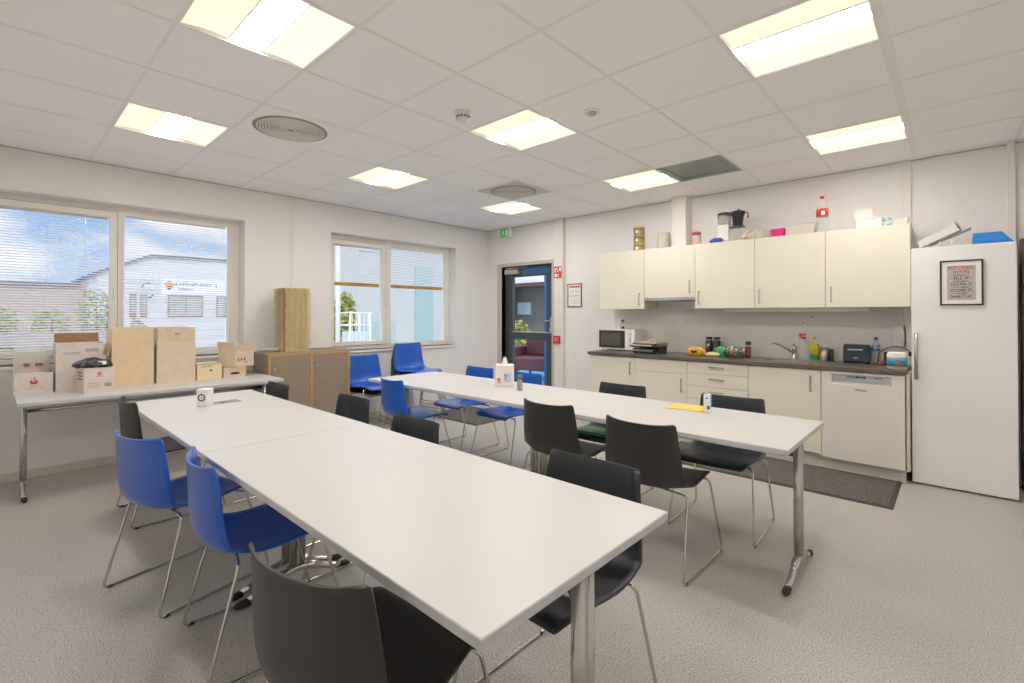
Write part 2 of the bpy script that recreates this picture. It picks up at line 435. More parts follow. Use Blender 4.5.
m.build('frame', vm, t)
m = MB()
for k in range(18):
    x = -.27+k*.0318
    m.box(-.012, .012, -.28, .28, -.001, .001, Matrix.Translation((x, 0, .010)) @ Matrix.Rotation(R(28), 4, 'Y'))
m.build('louvre', vm, t)
t = thing('smoke_detector', 'white smoke detector with dark slots on the ceiling', 'smoke detector', (-2.42, 2.13, H))
MB().lathe([(.050,-.022),(.055,-.018),(.055,0)], seg=28).build('base', plastic_w, t)
MB().lathe([(.030,-.062),(.042,-.056),(.046,-.046),(.046,-.024)], seg=28).build('head', plastic_w, t, )
m = MB()
for k in range(14):
    a = 2*PI*k/14; m.box(.0455, .0475, -.006, .006, -.042, -.030, Matrix.Rotation(a, 4, 'Z'))
m.build('slots', plastic_k, t)
t = thing('motion_detector', 'small white domed motion detector on the ceiling right of the middle light', 'sensor', (-1.776, 2.702, H+.001))
MB().lathe([(.055,-.010),(.058,-.004),(.058,0)], seg=28).build('base', plastic_w, t)
MB().lathe([(0,-.034),(.018,-.030),(.027,-.020),(.030,-.010)], seg=24).build('dome', mat('sensor_dome', 'BBB7B0', .4), t)

# ------------------------------------------------------------------ chairs
PROF = [(.222,.414,.175),(.212,.430,.200),(.175,.442,.214),(.09,.440,.222),(0,.432,.227),(-.10,.426,.229),(-.170,.429,.230),(-.222,.444,.230),(-.255,.482,.228),(-.270,.545,.224),(-.275,.625,.217),(-.279,.700,.209),(-.282,.755,.203),(-.284,.769,.199),(-.285,.774,.192)]
def cr(P, t):
    n = len(P)-1; x = t*n; i = min(int(x), n-1); f = x-i
    p0, p1, p2, p3 = P[max(i-1,0)], P[i], P[i+1], P[min(i+2,n)]
    return [.5*((2*b)+(c-a)*f+(2*a-5*b+4*c-d)*f*f+(-a+3*b-3*c+d)*f**3) for a,b,c,d in zip(p0,p1,p2,p3)]
def shell_fn(u, v):
    y, z, w = cr(PROF, u); s = 2*v-1
    y2, z2, _ = cr(PROF, min(u+.01, 1)); y1, z1, _ = cr(PROF, max(u-.01, 0))
    ty, tz = y2-y1, z2-z1; l = math.hypot(ty, tz) or 1; ny, nz = tz/l, -ty/l   # inward normal (up for seat, forward for back)
    k = u*14
    a = .014 + .052*max(0, min(1, (k-4.5)/3)) - .022*max(0, min(1, (k-9)/5))
    c = a*abs(s)**2.6
    return Vector((w*s, y+ny*c, z+nz*c))
def make_chair(shell_m, label, cat='chair'):
    t = thing('sled_chair', label, cat)
    MB().surf(shell_fn, 42, 16).build('seat_shell', shell_m, t, solid=.009, fix=False)
    m = MB(); r = .0064
    for s in (-1, 1):
        m.tube([(s*.06,-.135,.415),(s*.228,-.160,.413),(s*.252,-.268,.0072),(s*.252,.262,.0072),(s*.222,.150,.424),(s*.06,.115,.424)], r, seg=8, fillet=.032)
    m.tube([(-.07,-.135,.415),(.07,-.135,.415)], r).tube([(-.07,.115,.424),(.07,.115,.424)], r)
    m.build('sled_frame', chrome, t)
    m = MB()
    for s in (-1, 1):
        for y, z in ((-.12,.420),(.12,.426)): m.box(s*.09-.018, s*.09+.018, y-.018, y+.018, z-.010, z+.008)
        m.box(-.02, .02, -.13, .13, .410, .420)
    m.build('under_bracket', rubber, t, bevel=.003)
    m = MB()
    for s in (-1, 1):
        for y in (-.235, .232): m.cyl((s*.252, y-.012, .0068), .0068, .024, 'y', 10)
    m.build('glide', rubber, t)
    return t
protos = {}
def chair(kind, x, y, rz, label, group, z=0):
    shell = {'blue': blue_shell, 'black': blk_shell, 'grey': grey_shell}[kind]
    if kind not in protos:
        t = make_chair(shell, label); t['group'] = group; protos[kind] = t; t.location = (x, y, z); t.rotation_euler.z = R(rz)
        return t
    return dup(protos[kind], (x, y, z), R(rz), label, group)
G1 = 'sled chairs around the near table'; G2 = 'sled chairs around the far table'; G3 = 'chairs stacked by the window wall'
chair('black', -1.14, .71, 14, 'black shell sled chair in the foreground, back to the viewer at the table corner', G1)
chair('blue', -2.165, .80, -5, 'glossy blue shell sled chair nearer the viewer at the near table, seat fully visible', G1)
chair('blue', -2.88, .69, 15, 'blue shell sled chair between the other blue chair and the black one, angled', G1)
chair('black', -4.02, .85, 0, 'black shell sled chair at the far left end of the near table', G1)
chair('grey', -1.035, 1.335, 180, 'charcoal sled chair across the near table, nearest of its row', G1)
chair('grey', -2.14, 1.31, 180, 'charcoal sled chair across the near table, second from the viewer', G1)
chair('grey', -3.01, 1.43, 180, 'charcoal sled chair across the near table at the table seam', G1)
chair('grey', -4.03, 1.33, 180, 'charcoal sled chair across the near table, beside the sideboard, only its top showing', G1)
chair('black', -1.24, 2.57, 0, 'black shell sled chair in front of the far table, nearest its steel leg', G2)
chair('black', -1.93, 2.655, 0, 'black shell sled chair in front of the far table beside the centre legs', G2)
chair('blue', -3.62, 2.61, -6, 'blue shell sled chair pulled up in front of the far end of the far table', G2)
chair('blue', -3.72, 3.28, 180, 'blue shell sled chair behind the far table, left of the towel dispenser', G2)
chair('blue', -3.05, 3.25, 180, 'blue shell sled chair behind the far table, hidden partly by the towel dispenser', G2)
chair('grey', -1.97, 3.20, 181, 'charcoal sled chair behind the far table in front of the microwave cabinet', G2)
chair('grey', -1.12, 3.20, 183, 'charcoal sled chair behind the far table in front of the drawers', G2)
for k in range(2):
    chair('blue' if k else 'grey', -5.05+.014*k, 3.04, -90, ['dark sled chair under the blue one in the low stack beside the sideboard', 'blue sled chair on top of the low stack beside the sideboard'][k], G3, z=.072*k)
nm = ['bottom', 'second', 'third', 'fourth', 'fifth', 'top']
for k in range(6):
    chair('blue' if k in (0, 5) else 'grey', -5.09+.014*k, 3.67, -90, ('blue' if k in (0,5) else 'dark') + ' sled chair, ' + nm[k] + ' of the tall chair stack under the window', G3, z=.038*k)

# ------------------------------------------------------------------ tables
def make_table(label, L, D, group, legs=(-1, 1)):
    t = thing('meeting_table', label, 'table', group=group)
    m = MB().box(-L/2+.002, L/2-.002, -D/2+.002, D/2-.002, .729, .7302)
    m.build('laminate_surface', lam_m, t)
    MB().box(-L/2, L/2, -D/2, D/2, .705, .729).build('tabletop', edge_m, t, bevel=.002)
    m = MB()
    for s in (-1, 1): m.box(-L/2+.06, L/2-.06, s*(D/2-.075)-.012, s*(D/2-.075)+.012, .684, .7048)
    m.build('long_rail', alu, t, bevel=.003)
    MB().cyl((-L/2+.045, .001, .615), .0135, L-.09, 'x', 14).build('stretcher', chrome, t)
    for s in legs:
        x = s*(L/2-.045)
        g = MB().box(x-.016, x+.016, -D/2+.06, D/2-.06, .683, .704).build('cross_rail', alu, t, bevel=.004)
        MB().tube([(x, -.020, .095), (x, -.020, .684)], .019, 16).tube([(x, .021, .095), (x, .021, .684)], .019, 16).box(x-.012, x+.012, -.02, .02, .095, .683).build('leg', alu if False else mat('leg_metal', 'BDBBB8', .24, .9), t)
        f = MB(); e = D/2-.135
        f.tube([(x,-e+.03,.020),(x,-e*.55,.048),(x,-.05,.094),(x,.05,.094),(x,e*.55,.048),(x,e-.03,.020)], [.015,.017,.022,.022,.017,.015], 12, fillet=.05, flat=1)
        ft = f.build('foot', chrome, t)
        for q in (-1, 1): MB().tube([(x,q*(e-.045),.0225),(x,q*(e-.01),.019),(x,q*(e+.012),.017)], [.0175,.0175,.013], 12, flat=.95).build('end_cap', rubber, ft)
    return t
T1a = make_table('white laminate table in the foreground with its near end at the viewer', 1.785, .80, 'white laminate meeting tables')
T1a.location = (-.66-.8925, 1.027, 0)
dup(T1a, (-.66-.8925*3, 1.027, 0), 0, 'white laminate table carrying the small ring-marked box, far half of the near row')
dup(T1a, (-.560-.8925, 2.835, 0), 0, 'white laminate table with the yellow sheet, near half of the far row')
dup(T1a, (-.560-.8925*3, 2.835, 0), 0, 'white laminate table with the paper towel dispenser, far half of the far row')
T3 = make_table('long white table against the window wall carrying cardboard boxes', 1.78, .80, None)
T3.location = (-5.125, 1.00, 0); T3.rotation_euler.z = PI/2

# ------------------------------------------------------------------ cardboard boxes
def carton(label, y0, y1, z1, xf, depth, m, flaps, z0=.7302, inner=card_b, cat='cardboard box', rz=0, group=None, lid=False):
    """xf front face x, flaps: dict side->(length, degrees tilt from vertical outward)"""
    w_, h = y1-y0, z1-z0; T = .005
    t = thing('cardboard_box', label, cat, (xf-depth/2, (y0+y1)/2, z0), rz, group)
    X, Y = depth/2, w_/2
    b = MB().box(-X, X, -Y, Y, 0, T).box(X-T, X, -Y, Y, T, h).box(-X, -X+T, -Y, Y, T, h).box(-X+T, X-T, -Y, -Y+T, T, h).box(-X+T, X-T, Y-T, Y, T, h)
    if lid: b.box(-X, X, -Y, Y, h-T, h)
    b.build('carton_body', m, t)
    for sd, (ln, ang) in flaps.items():
        a = R(ang); f = MB()
        if sd == 'front': M = Matrix.Translation((X-T/2, 0, h)) @ Matrix.Rotation(a, 4, 'Y'); f.box(-T/2, T/2, -Y+.004, Y-.004, 0, ln, M)
        if sd == 'back': M = Matrix.Translation((-X+T/2, 0, h)) @ Matrix.Rotation(-a, 4, 'Y'); f.box(-T/2, T/2, -Y+.004, Y-.004, 0, ln, M)
        if sd == 'left': M = Matrix.Translation((0, -Y+T/2, h)) @ Matrix.Rotation(a, 4, 'X'); f.box(-X+.004, X-.004, -T/2, T/2, 0, ln, M)
        if sd == 'right': M = Matrix.Translation((0, Y-T/2, h)) @ Matrix.Rotation(-a, 4, 'X'); f.box(-X+.004, X-.004, -T/2, T/2, 0, ln, M)
        f.build('flap', inner if sd in ('back',) and inner else m, t)
    return t
white_in = mat('box_inside_white', 'CFC4BC', .8)
# flame-shaped red mark
def flame(x, y, z, s, parent, m=ink_r):
    mb = MB()
    for pts in ([(-.5,-.1),(-.3,-.5),(.3,-.5),(.5,-.1),(.25,.15),(.1,-.15),(-.1,-.15),(-.25,.15)], [(-.05,.0),(.12,.1),(.2,.4),(0,.6),(.05,.3),(-.1,.15)], [(-.45,.2),(-.3,.25),(-.15,.5),(-.35,.4)]):
        mb.prism([(x, y+a*s, z+b*s) for a, b in pts], (.0008, 0, 0))
    return mb.build('printed_logo', m, parent)
def lines(x, y0, y1, zs, th, parent, m=ink_g, name='printed_lines'):
    mb = MB()
    for z in zs: mb.box(x, x+.0006, y0, y1, z, z+th)
    return mb.build(name, m, parent)
b1 = carton('small white cardboard box with red logo at the left table end', .105, .319, .895, -5.22, .24, card_w, {'back': (.11, 3), 'left': (.09, 2)}, inner=card_w)
flame(.1202, 0, .10, .05, b1); text('printed_word', 'FRUIT', .016, Mfx(.1203, 0, .062), ink_r, b1); lines(.1202, -.05, .05, (.042,), .002, b1)
for q in ((-.05,-.015),(.015,.06)): MB().box(-.110, -.109, q[0], q[1], .195, .22).build('printed_mark', mat('brown_ink', '8E6A4C', .8), b1)
b2 = carton('tall white cardboard box with brown inner flap standing behind the bag box', .335, .624, 1.11, -5.24, .22, card_w, {'back': (.085, 30)})
lines(.1102, -.10, .0, (.29, .302), .004, b2); lines(.1102, .03, .11, (.31, .325), .005, b2, ink_k, 'printed_code')
b3 = carton('white cardboard box with red print holding a black plastic bag', .46, .645, .925, -4.94, .21, card_w, {}, inner=card_w, rz=R(8))
flame(.1052, -.0, .155, .03, b3); text('printed_word', 'FRESH', .016, Mfx(.1053, 0, .128), ink_r, b3); lines(.1052, -.075, .0, (.045, .06, .075), .0025, b3); lines(.1052, .03, .075, (.045, .055, .065), .005, b3, ink_k, 'printed_code')
m = MB()
for z in (.10, .125, .15): m.box(-.06, .05, -.0932, -.0926, z, z+.012)
m.build('printed_side_words', ink_r, b3)
# black bag on top of that box
t = thing('plastic_bag', 'crumpled black plastic bag with white label lying in a white box', 'bag', (-5.04, .545, .918))
def bagf(u, v):
    a = 2*PI*u; ph = PI*(v-.5); z = max(math.sin(ph), -.35)
    rr = 1+.08*math.sin(5*a+2*v)+.05*math.sin(9*a+5*v)+.035*math.sin(17*a-9*v)
    return Vector((.092*rr*math.cos(a)*math.cos(ph), .115*rr*math.sin(a)*math.cos(ph)-.012, .026+.044*z*(1+.16*math.sin(7*a+8*v)+.12*math.cos(4*a+3)+.10*math.sin(13*a-11*v))))
MB().surf(bagf, 72, 24, True).build('bag_body', mat('black_bag', '2E2B2B', .3, bump=(60, 1)), t)
MB().box(.082, .0835, .015, .065, .012, .040, Matrix.Rotation(R(-12), 4, 'Y')).build('paper_label', paper, t)
b4 = carton('large tan cardboard box with raised front flap, left of the two tall ones', .67, .958, 1.098, -5.18, .30, card_y, {'front': (.137, 0), 'left': (.10, 165), 'back': (.12, 0)}, inner=card_y)
b5 = carton('large pale cardboard box with slightly leaning front flap, right of the two tall ones', .980, 1.272, 1.10, -5.18, .30, card_p, {'front': (.125, 6), 'left': (.12, -4), 'back': (.13, 8)}, inner=card_p)
lines(.160, -.02, .03, (.43, .44), .003, b5)
b6 = carton('small closed tan cardboard box beside the big pale one', 1.285, 1.488, .878, -5.17, .24, mat('light_tan_cardboard', 'E5CFA6', .8), {}, lid=True)
lines(.1202, -.07, .02, (.118, .126), .003, b6, ink_k); MB().box(.1202, .1208, .0, .02, .075, .095).build('printed_mark', ink_k, b6)
b7 = carton('low white cardboard box with dark hand slot under the open box', 1.505, 1.700, .835, -5.17, .24, card_p, {}, lid=True)
MB().prism([(.1202, .045*math.cos(a), .04+.012*math.sin(a)) for a in [2*PI*k/16 for k in range(16)]], (.0008, 0, 0)).build('hand_slot', ink_k, b7)
b8 = carton('open pale cardboard box with printed symbols on top of the low box', 1.545, 1.745, .985, -5.15, .24, card_p, {'left': (.09, 12), 'right': (.07, 40), 'front': (.065, 16), 'back': (.08, 30)}, z0=.8355, inner=card_p, rz=R(20))
MB().box(.1302, .1308, -.085, -.07, .05, .085).box(.1302, .1308, -.055, -.035, .055, .08).box(.1302, .1308, -.02, 0, .055, .085).box(.1302, .1308, -.01, .02, .035, .045).build('printed_symbols', ink_g, b8)

# ------------------------------------------------------------------ sideboard
wood = mat('beech_edge', 'C29458', .5, noise=(30, 'B5874C', .3, .7))
taupe = mat('taupe_door', '8B7A68', .55)
sb = thing('sideboard', 'taupe two-door sideboard with beech edges under the window wall', 'cabinet', (-5.355, 2.345, 0))
X, Y, Z = .215, .445, .945
MB().box(-X, X, -Y, -Y+.02, 0, Z-.02).box(-X, X, Y-.02, Y, 0, Z-.02).box(-X, X, -.01, .01, .06, Z-.02).box(-X, X, -Y, Y, .05, .07).box(-X, -X+.01, -Y, Y, .05, Z-.02).build('carcass', taupe, sb)
MB().box(-X, X+.005, -Y-.004, Y+.004, Z-.022, Z).build('top_panel', mat('taupe_top', 'A08C74', .5), sb, bevel=.002)
MB().box(X, X+.012, -Y, -Y+.02, 0, Z-.022).box(X, X+.012, Y-.02, Y, 0, Z-.022).box(X, X+.012, -.012, .012, 0, Z-.022).box(X, X+.012, -Y+.02, Y-.02, Z-.036, Z-.022).build('beech_edging', wood, sb)
for s, hy in ((-1, -.395), (1, .055)):
    a, b = (-Y+.022, -.014) if s < 0 else (.014, Y-.022)
    d = MB().box(X, X+.010, a, b, .06, Z-.040).build('door', taupe, sb)
    MB().tube([(X+.01, hy, .70), (X+.036, hy, .715), (X+.036, hy, .80), (X+.01, hy, .815)], .006, fillet=.02).build('handle', chrome, d)
t = thing('round_tray', 'round shallow grey plastic tray on the sideboard corner', 'tray', (-5.40, 2.02, Z))
MB().lathe([(.118, 0), (.128, .012), (.130, .045), (.120, .048), (.116, .020), (0, .018)], seg=32).build('rim', mat('lid_grey', 'BDB7AE', .5), t)
tag(MB().box(-.14, .10, -.17, .17, 0, .008).build('serving_board', mat('board_wood', '9A7A56', .6), loc=(-5.30, 2.60, Z), bevel=.002), 'flat brown board lying on the sideboard right of the trays', 'board')
# egg trays
def eggtray():
    m = MB(); n = 10; w_ = .13
    def f(u, v):
        x, y = (u-.5)*2*w_, (v-.5)*2*w_
        return Vector((x, y, .010+.009*math.cos(u*PI*10)*math.cos(v*PI*10)))
    m.surf(f, 20, 20)
    # wavy rim skirt
    for (ax, sg) in ((0,1),(0,-1),(1,1),(1,-1)):
        def g(u, v, ax=ax, sg=sg):
            a = (u-.5)*2*w_; o = sg*(w_+.004+.005*v+.004*math.cos(u*PI*10))
            z = .010-.009*v
            return Vector((o, a, z)) if ax == 0 else Vector((a, o, z))
        m.surf(g, 20, 1)
    return m.build('egg_tray', mat('egg_tray_pulp', 'DFC997', .9, noise=(90, 'B89C68', .3, .7)), fix=False)
e0 = eggtray(); NT = 44
for k in range(NT):
    o = e0 if k == 0 else e0.copy()
    if k: C.objects.link(o)
    o.location = (-5.305+random.uniform(-.005,.005), 2.205+random.uniform(-.005,.005), Z+.004+k*.01535); o.rotation_euler.z = random.uniform(-.02,.02)
    tag(o, 'beige pulp egg tray in the tall stack on the sideboard', 'egg tray', 'egg trays stacked on the sideboard')

# ------------------------------------------------------------------ kitchen
YU, YB = 5.097, 4.878
def handle(x, y, z, L, vert, parent, name='handle'):
    m = MB()
    if vert: m.box(x-.006, x+.006, y-.030, y-.022, z-L/2, z+L/2).box(x-.005, x+.005, y-.024, y, z-L/2, z-L/2+.01).box(x-.005, x+.005, y-.024, y, z+L/2-.01, z+L/2)
    else: m.box(x-L/2, x+L/2, y-.030, y-.022, z-.006, z+.006).box(x-L/2, x-L/2+.01, y-.024, y, z-.005, z+.005).box(x+L/2-.01, x+L/2, y-.024, y, z-.005, z+.005)
    return m.build(name, steel, parent, bevel=.0015)
ux = [-3.238, -2.642, -2.050, -1.458, -.865, -.272]
ulab = ['cream wall cabinet leftmost in the row, carrying the gold tins', 'short cream wall cabinet above the extractor slot', 'cream wall cabinet under the coffee maker', 'cream wall cabinet under the pink box', 'cream wall cabinet nearest the fridge']
for k in range(5):
    a, b = ux[k], ux[k+1]; z0 = 1.53 if k == 1 else 1.405; z1 = 2.094
    t = thing('wall_cabinet', ulab[k], 'cabinet', ((a+b)/2, YU+.02, z0), 0, 'cream wall cabinets'); w_ = (b-a)/2; h = z1-z0
    MB().box(-w_+.001, w_-.001, 0, YK-YU-.021, 0, h).build('body', cabin_m, t)
    d = MB().box(-w_+.002, w_-.002, -.020, -.001, .002, h-.001).build('door', cab_m, t, bevel=.0015)
    hx = w_-.055 if k in (0, 1) else -w_+.045
    handle(hx, -.020, .115, .14, True, d)
    if k == 1:
        MB().box(-w_+.002, w_-.002, -.018, .32, -.030, -.001).build('extractor_hood', mat('hood_grey', 'A8A9A8', .4, .3), t, bevel=.003)
t = thing('cabinet_lamp', 'long slim white light fitting under the wall cabinets', 'light fitting', (-1.19, 5.30, 1.4055))
MB().box(-.62, .62, -.03, .03, -.032, 0).build('fitting_body', plastic_w, t, bevel=.006)
MB().box(-.60, .60, -.022, .022, -.036, -.032).build('cover', mat('cover_frost', 'F0EEE8', .5), t)
struct('trim_9', MB().box(-3.24, -.345, YK-.008, YK, .90, 1.40), mat('splashback', 'D5D2CC', .4))
struct('trim_10', MB().box(-3.19, -.30, 4.955, 4.975, 0, .135), mat('plinth', 'DDD6C8', .5))

# base units
bx = [-3.235, -2.642, -2.050, -1.456, -.866]
def base(k, label):
    a, b = bx[k], bx[k+1]; t = thing('base_cabinet', label, 'cabinet', ((a+b)/2, YB+.02, .135), 0, 'cream base cabinets'); w_ = (b-a)/2
    MB().box(-w_+.001, w_-.001, 0, .55, 0, .725).build('body', mat('base_carcass', '8F8674', .6), t)
    return t, w_
t, w_ = base(0, 'cream base cabinet under the microwave with full-height door')
d = MB().box(-w_+.002, w_-.002, -.020, -.001, .002, .722).build('door', cab_m, t, bevel=.0015); handle(w_-.055, -.02, .60, .14, True, d)
t, w_ = base(1, 'cream base cabinet under the contact grill with a drawer front above its door')
MB().box(-w_+.002, w_-.002, -.020, -.001, .590, .722).build('drawer', cab_m, t, bevel=.0015)
d = MB().box(-w_+.002, w_-.002, -.020, -.001, .002, .586).build('door', cab_m, t, bevel=.0015); handle(w_-.055, -.02, .47, .14, True, d)
t, w_ = base(2, 'cream base cabinet with four drawers and bar handles')
for a, b in ((.612, .722), (.482, .608), (.355, .478), (.002, .351)):
    d = MB().box(-w_+.002, w_-.002, -.020, -.001, a, b).build('drawer', cab_m, t, bevel=.0015); handle(0, -.02, (a+b)/2+.015 if b-a < .2 else .29, .14, False, d)
t, w_ = base(3, 'cream sink base cabinet with a single wide door')
d = MB().box(-w_+.002, w_-.002, -.020, -.001, .002, .722).build('door', cab_m, t, bevel=.0015); handle(w_-.075, -.02, .60, .14, True, d)
# dishwasher
t = thing('dishwasher', 'white built-in dishwasher between the sink cabinet and the fridge', 'dishwasher', (-.583, YB+.02, .115))
MB().box(-.278, .280, 0, .55, .02, .745).build('body', plastic_w, t)
dm = mat('dishwasher_white', 'DFD8CD', .35)
d = MB().box(-.278, .283, -.028, -.001, 0, .640).box(-.278, -.205, -.028, -.001, .640, .742).box(.200, .283, -.028, -.001, .640, .742).box(-.205, .200, -.028, -.001, .722, .742).build('door', dm, t, bevel=.002)
MB().box(-.205, .200, -.024, -.004, .640, .656).build('grip_recess', mat('grip', 'D3CEC6', .4), d)
p = MB().box(-.205, .200, -.012, -.004, .656, .722).build('control_panel', mat('panel_silver', 'B7BCC4', .35, .3), d)
m = MB()
for k, x in enumerate((-.09,-.07,-.05, .09,.11,.13)): m.box(x-.005, x+.005, -.0265, -.0125, .705, .711)
m.build('button_marks', ink_k, p)
MB().box(-.035,-.018,-.020,-.0125,.698,.712).build('button', ink_k, p); MB().box(.015,.032,-.020,-.0125,.698,.712).build('button', ink_k, p)
MB().box(-.012,.010,-.020,-.0125,.698,.712).build('display', mat('display_blue', '3C86C8', .3), p)
text('brand_lettering', 'Whirlpool', .024, Mfy(.0, -.0285, .600), ink_k, d, sx=.8, bold=.0005)
tag(MB().box(-.010, .010, .035, .56, 0, .765).build('side_panel', cab_m, loc=(-.284, YB-.0, .098), bevel=.001), 'narrow cream panel between dishwasher and fridge', 'panel')
# worktop with sink cutout
wt = thing('worktop', 'dark grey-brown kitchen worktop running under the wall cabinets', 'worktop', (0, 0, .865))
sx0, sx1, sy0, sy1 = -1.40, -.95, 5.06, 5.38
MB().box(-3.262, sx0, YB-.022, YK-.002, 0, .035).box(sx1, -.292, YB-.022, YK-.002, 0, .035).box(sx0, sx1, YB-.022, sy0, 0, .035).box(sx0, sx1, sy1, YK-.002, 0, .035).build('slab', worktop_m, wt, bevel=.003)
t = thing('kitchen_sink', 'stainless steel sink let into the dark worktop', 'sink', (-1.175, 5.22, .90))
m = MB().box(-.245,.245,-.178,-.155,.0002,.004).box(-.245,.245,.155,.178,.0002,.004).box(-.245,-.220,-.155,.155,.0002,.004).box(.220,.245,-.155,.155,.0002,.004)
m.build('rim', steel, t, bevel=.001)
m = MB().box(-.222,-.219,-.157,.157,-.15,.002).box(.219,.222,-.157,.157,-.15,.002).box(-.219,.219,-.157,-.154,-.15,.002).box(-.219,.219,.154,.157,-.15,.002).box(-.222,.222,-.157,.157,-.153,-.15)
m.build('bowl', steel, t)
t = thing('mixer_tap', 'chrome mixer tap with long angled spout at the sink', 'tap', (-1.185, 5.41, .90))
MB().lathe([(.026,0),(.026,.006),(.020,.012),(.020,.095),(.022,.10),(.022,.125),(.014,.132)], seg=20).build('tap_body', chrome, t)
MB().tube([(0,-.015,.06),(-.09,-.11,.135),(-.15,-.175,.165),(-.158,-.185,.150)], .0095, fillet=.02).build('spout', chrome, t)
MB().tube([(0,0,.13),(.0,-.02,.15),(.01,-.055,.158)], [.010,.008,.006], fillet=.01).build('lever', chrome, t)

# fridge
fx0, fx1, fy, fz = -.264, .322, 4.976, 1.868
fg = thing('refrigerator', 'tall plain white refrigerator at the right end of the kitchen', 'refrigerator', ((fx0+fx1)/2, fy, 0)); w_ = (fx1-fx0)/2
MB().box(-w_+.006, w_-.006, .055, .47, .03, fz-.004).build('cabinet_body', fridge_m, fg, bevel=.004)
d = MB().box(-w_, w_, 0, .048, .014, fz).build('door', fridge_m, fg, bevel=.006)
MB().box(-w_+.012, w_-.012, .055, .40, 0, .029).build('plinth', plastic_k, fg)
m = MB().tube([(-w_+.030,-.048,.835),(-w_+.030,-.048,1.20)], .012, 12).box(-w_+.020,-w_+.040,-.048,0,.850,.872).box(-w_+.020,-w_+.040,-.048,0,1.165,1.187)
m.build('handle', steel, d)
# poster in frame on the fridge
t = thing('framed_poster', 'black-framed kitchen rules poster hanging on the fridge door', 'poster', (.028, fy-.013, 1.583))
W_, H_ = .121, .172
MB().box(-W_,W_,-.002,.012,H_-.012,H_).box(-W_,W_,-.002,.012,-H_,-H_+.012).box(-W_,-W_+.012,-.002,.012,-H_+.012,H_-.012).box(W_-.012,W_,-.002,.012,-H_+.012,H_-.012).build('frame', mat('frame_black', '26221F', .4), t)
sh = MB().box(-W_+.012, W_-.012, .003, .011, -H_+.012, H_-.012).build('mount', paper, t)
MB().box(-.080, .080, .0015, .003, -.130, .130).build('print', mat('poster_print', 'C9BEBB', .8, noise=(45, 'A39A9C', .3, .7)), sh)
for body, z, sz, mm in (('KITCHEN', .112, .033, ink_r), ('RULES', .080, .033, ink_r), ('IF YOU EMPTY IT', .055, .012, ink_k), ('FILL IT', .033, .030, ink_k), ('IF YOU DIRTY IT', .010, .012, ink_k), ('CLEAN IT', -.012, .028, ink_k), ('IF YOU OPEN IT', -.035, .012, ink_k), ('CLOSE IT', -.058, .028, ink_k), ('IF YOU SPILL IT', -.082, .012, ink_k), ('WIPE IT UP', -.106, .022, ink_k)):
    text('lettering', body, sz, Mfy(0, .0012, z), mm, sh, bold=.0004)
# crate and blue box on the fridge
t = thing('dish_rack', 'white ribbed plastic tray leaning on prongs on top of the fridge', 'rack', (-.07, 5.12, fz))
M = Matrix.Translation((-.135, 0, .006)) @ Matrix.Rotation(R(-27), 4, 'Y')
rk = mat('rack_white', 'DAD7D3', .5)
MB().box(0, .265, -.11, .13, 0, .012, M).box(0, .265, -.114, -.102, .0, .050, M).box(0, .265, .122, .134, .0, .050, M).box(.255, .267, -.114, .134, 0, .050, M).build('tray', rk, t)
m = MB()
for k in range(3): m.tube([(-.09+.07*k, -.10, 0), (-.092+.07*k, -.10, .030+.015*k)], .004)
for k in range(3): m.tube([(-.09+.07*k, .10, 0), (-.092+.07*k, .10, .030+.015*k)], .004)
m.box(-.12, .10, -.11, .11, 0, .006); m.build('prong', plastic_w, t)
MB().box(.0, .20, -.08, .10, .012, .016, Matrix.Translation((-.02, .03, .05)) @ Matrix.Rotation(R(-24), 4, 'Y')).build('upper_sheet', rk, t)
t = thing('storage_tub', 'bright blue plastic tub upside down on the fridge', 'tub', (.178, 5.14, fz))
m = MB(); v0 = [(-.085,-.16),(.125,-.12),(.125,.14),(-.085,.14)]
m.box(-.09, .13, -.15, .15, 0, .012); m.build('rim', blue_m, t, bevel=.003)
b = MB(); lo = [b.bm.verts.new((x, y, .012)) for x, y in ((-.085,-.145),(.125,-.145),(.125,.145),(-.085,.145))]; hi = [b.bm.verts.new((x, y, .085)) for x, y in ((-.084,-.140),(.068,-.135),(.068,.135),(-.084,.140))]
b._f(hi); b._f(lo[::-1])
for k in range(4): b._f([lo[k], lo[(k+1)%4], hi[(k+1)%4], hi[k]])
b.build('tub_body', blue_m, t, bevel=.006)
# stand-in brown cupboard filling the dark area right of fridge
brown = mat('standin_dark_brown', '5A4534', .5, noise=(8, '4A382A', .3, .7))
t = thing('standin_cupboard', 'dark brown tall stand-in cupboard beside the fridge at the right edge', 'cabinet', (.64, 5.30, 0))
MB().box(-.275, .275, -.0, .155, .06, 1.92).build('body', brown, t)
MB().box(-.275, -.003, -.02, -.001, .10, 1.90).build('door', brown, t, bevel=.002); MB().box(.003, .275, -.02, -.001, .10, 1.90).build('door', brown, t, bevel=.002)
MB().box(-.27, .27, .01, .15, 0, .06).build('plinth', mat('standin_plinth_dark', '302822', .6), t)

# ------------------------------------------------------------------ worktop things
ZC = .9002
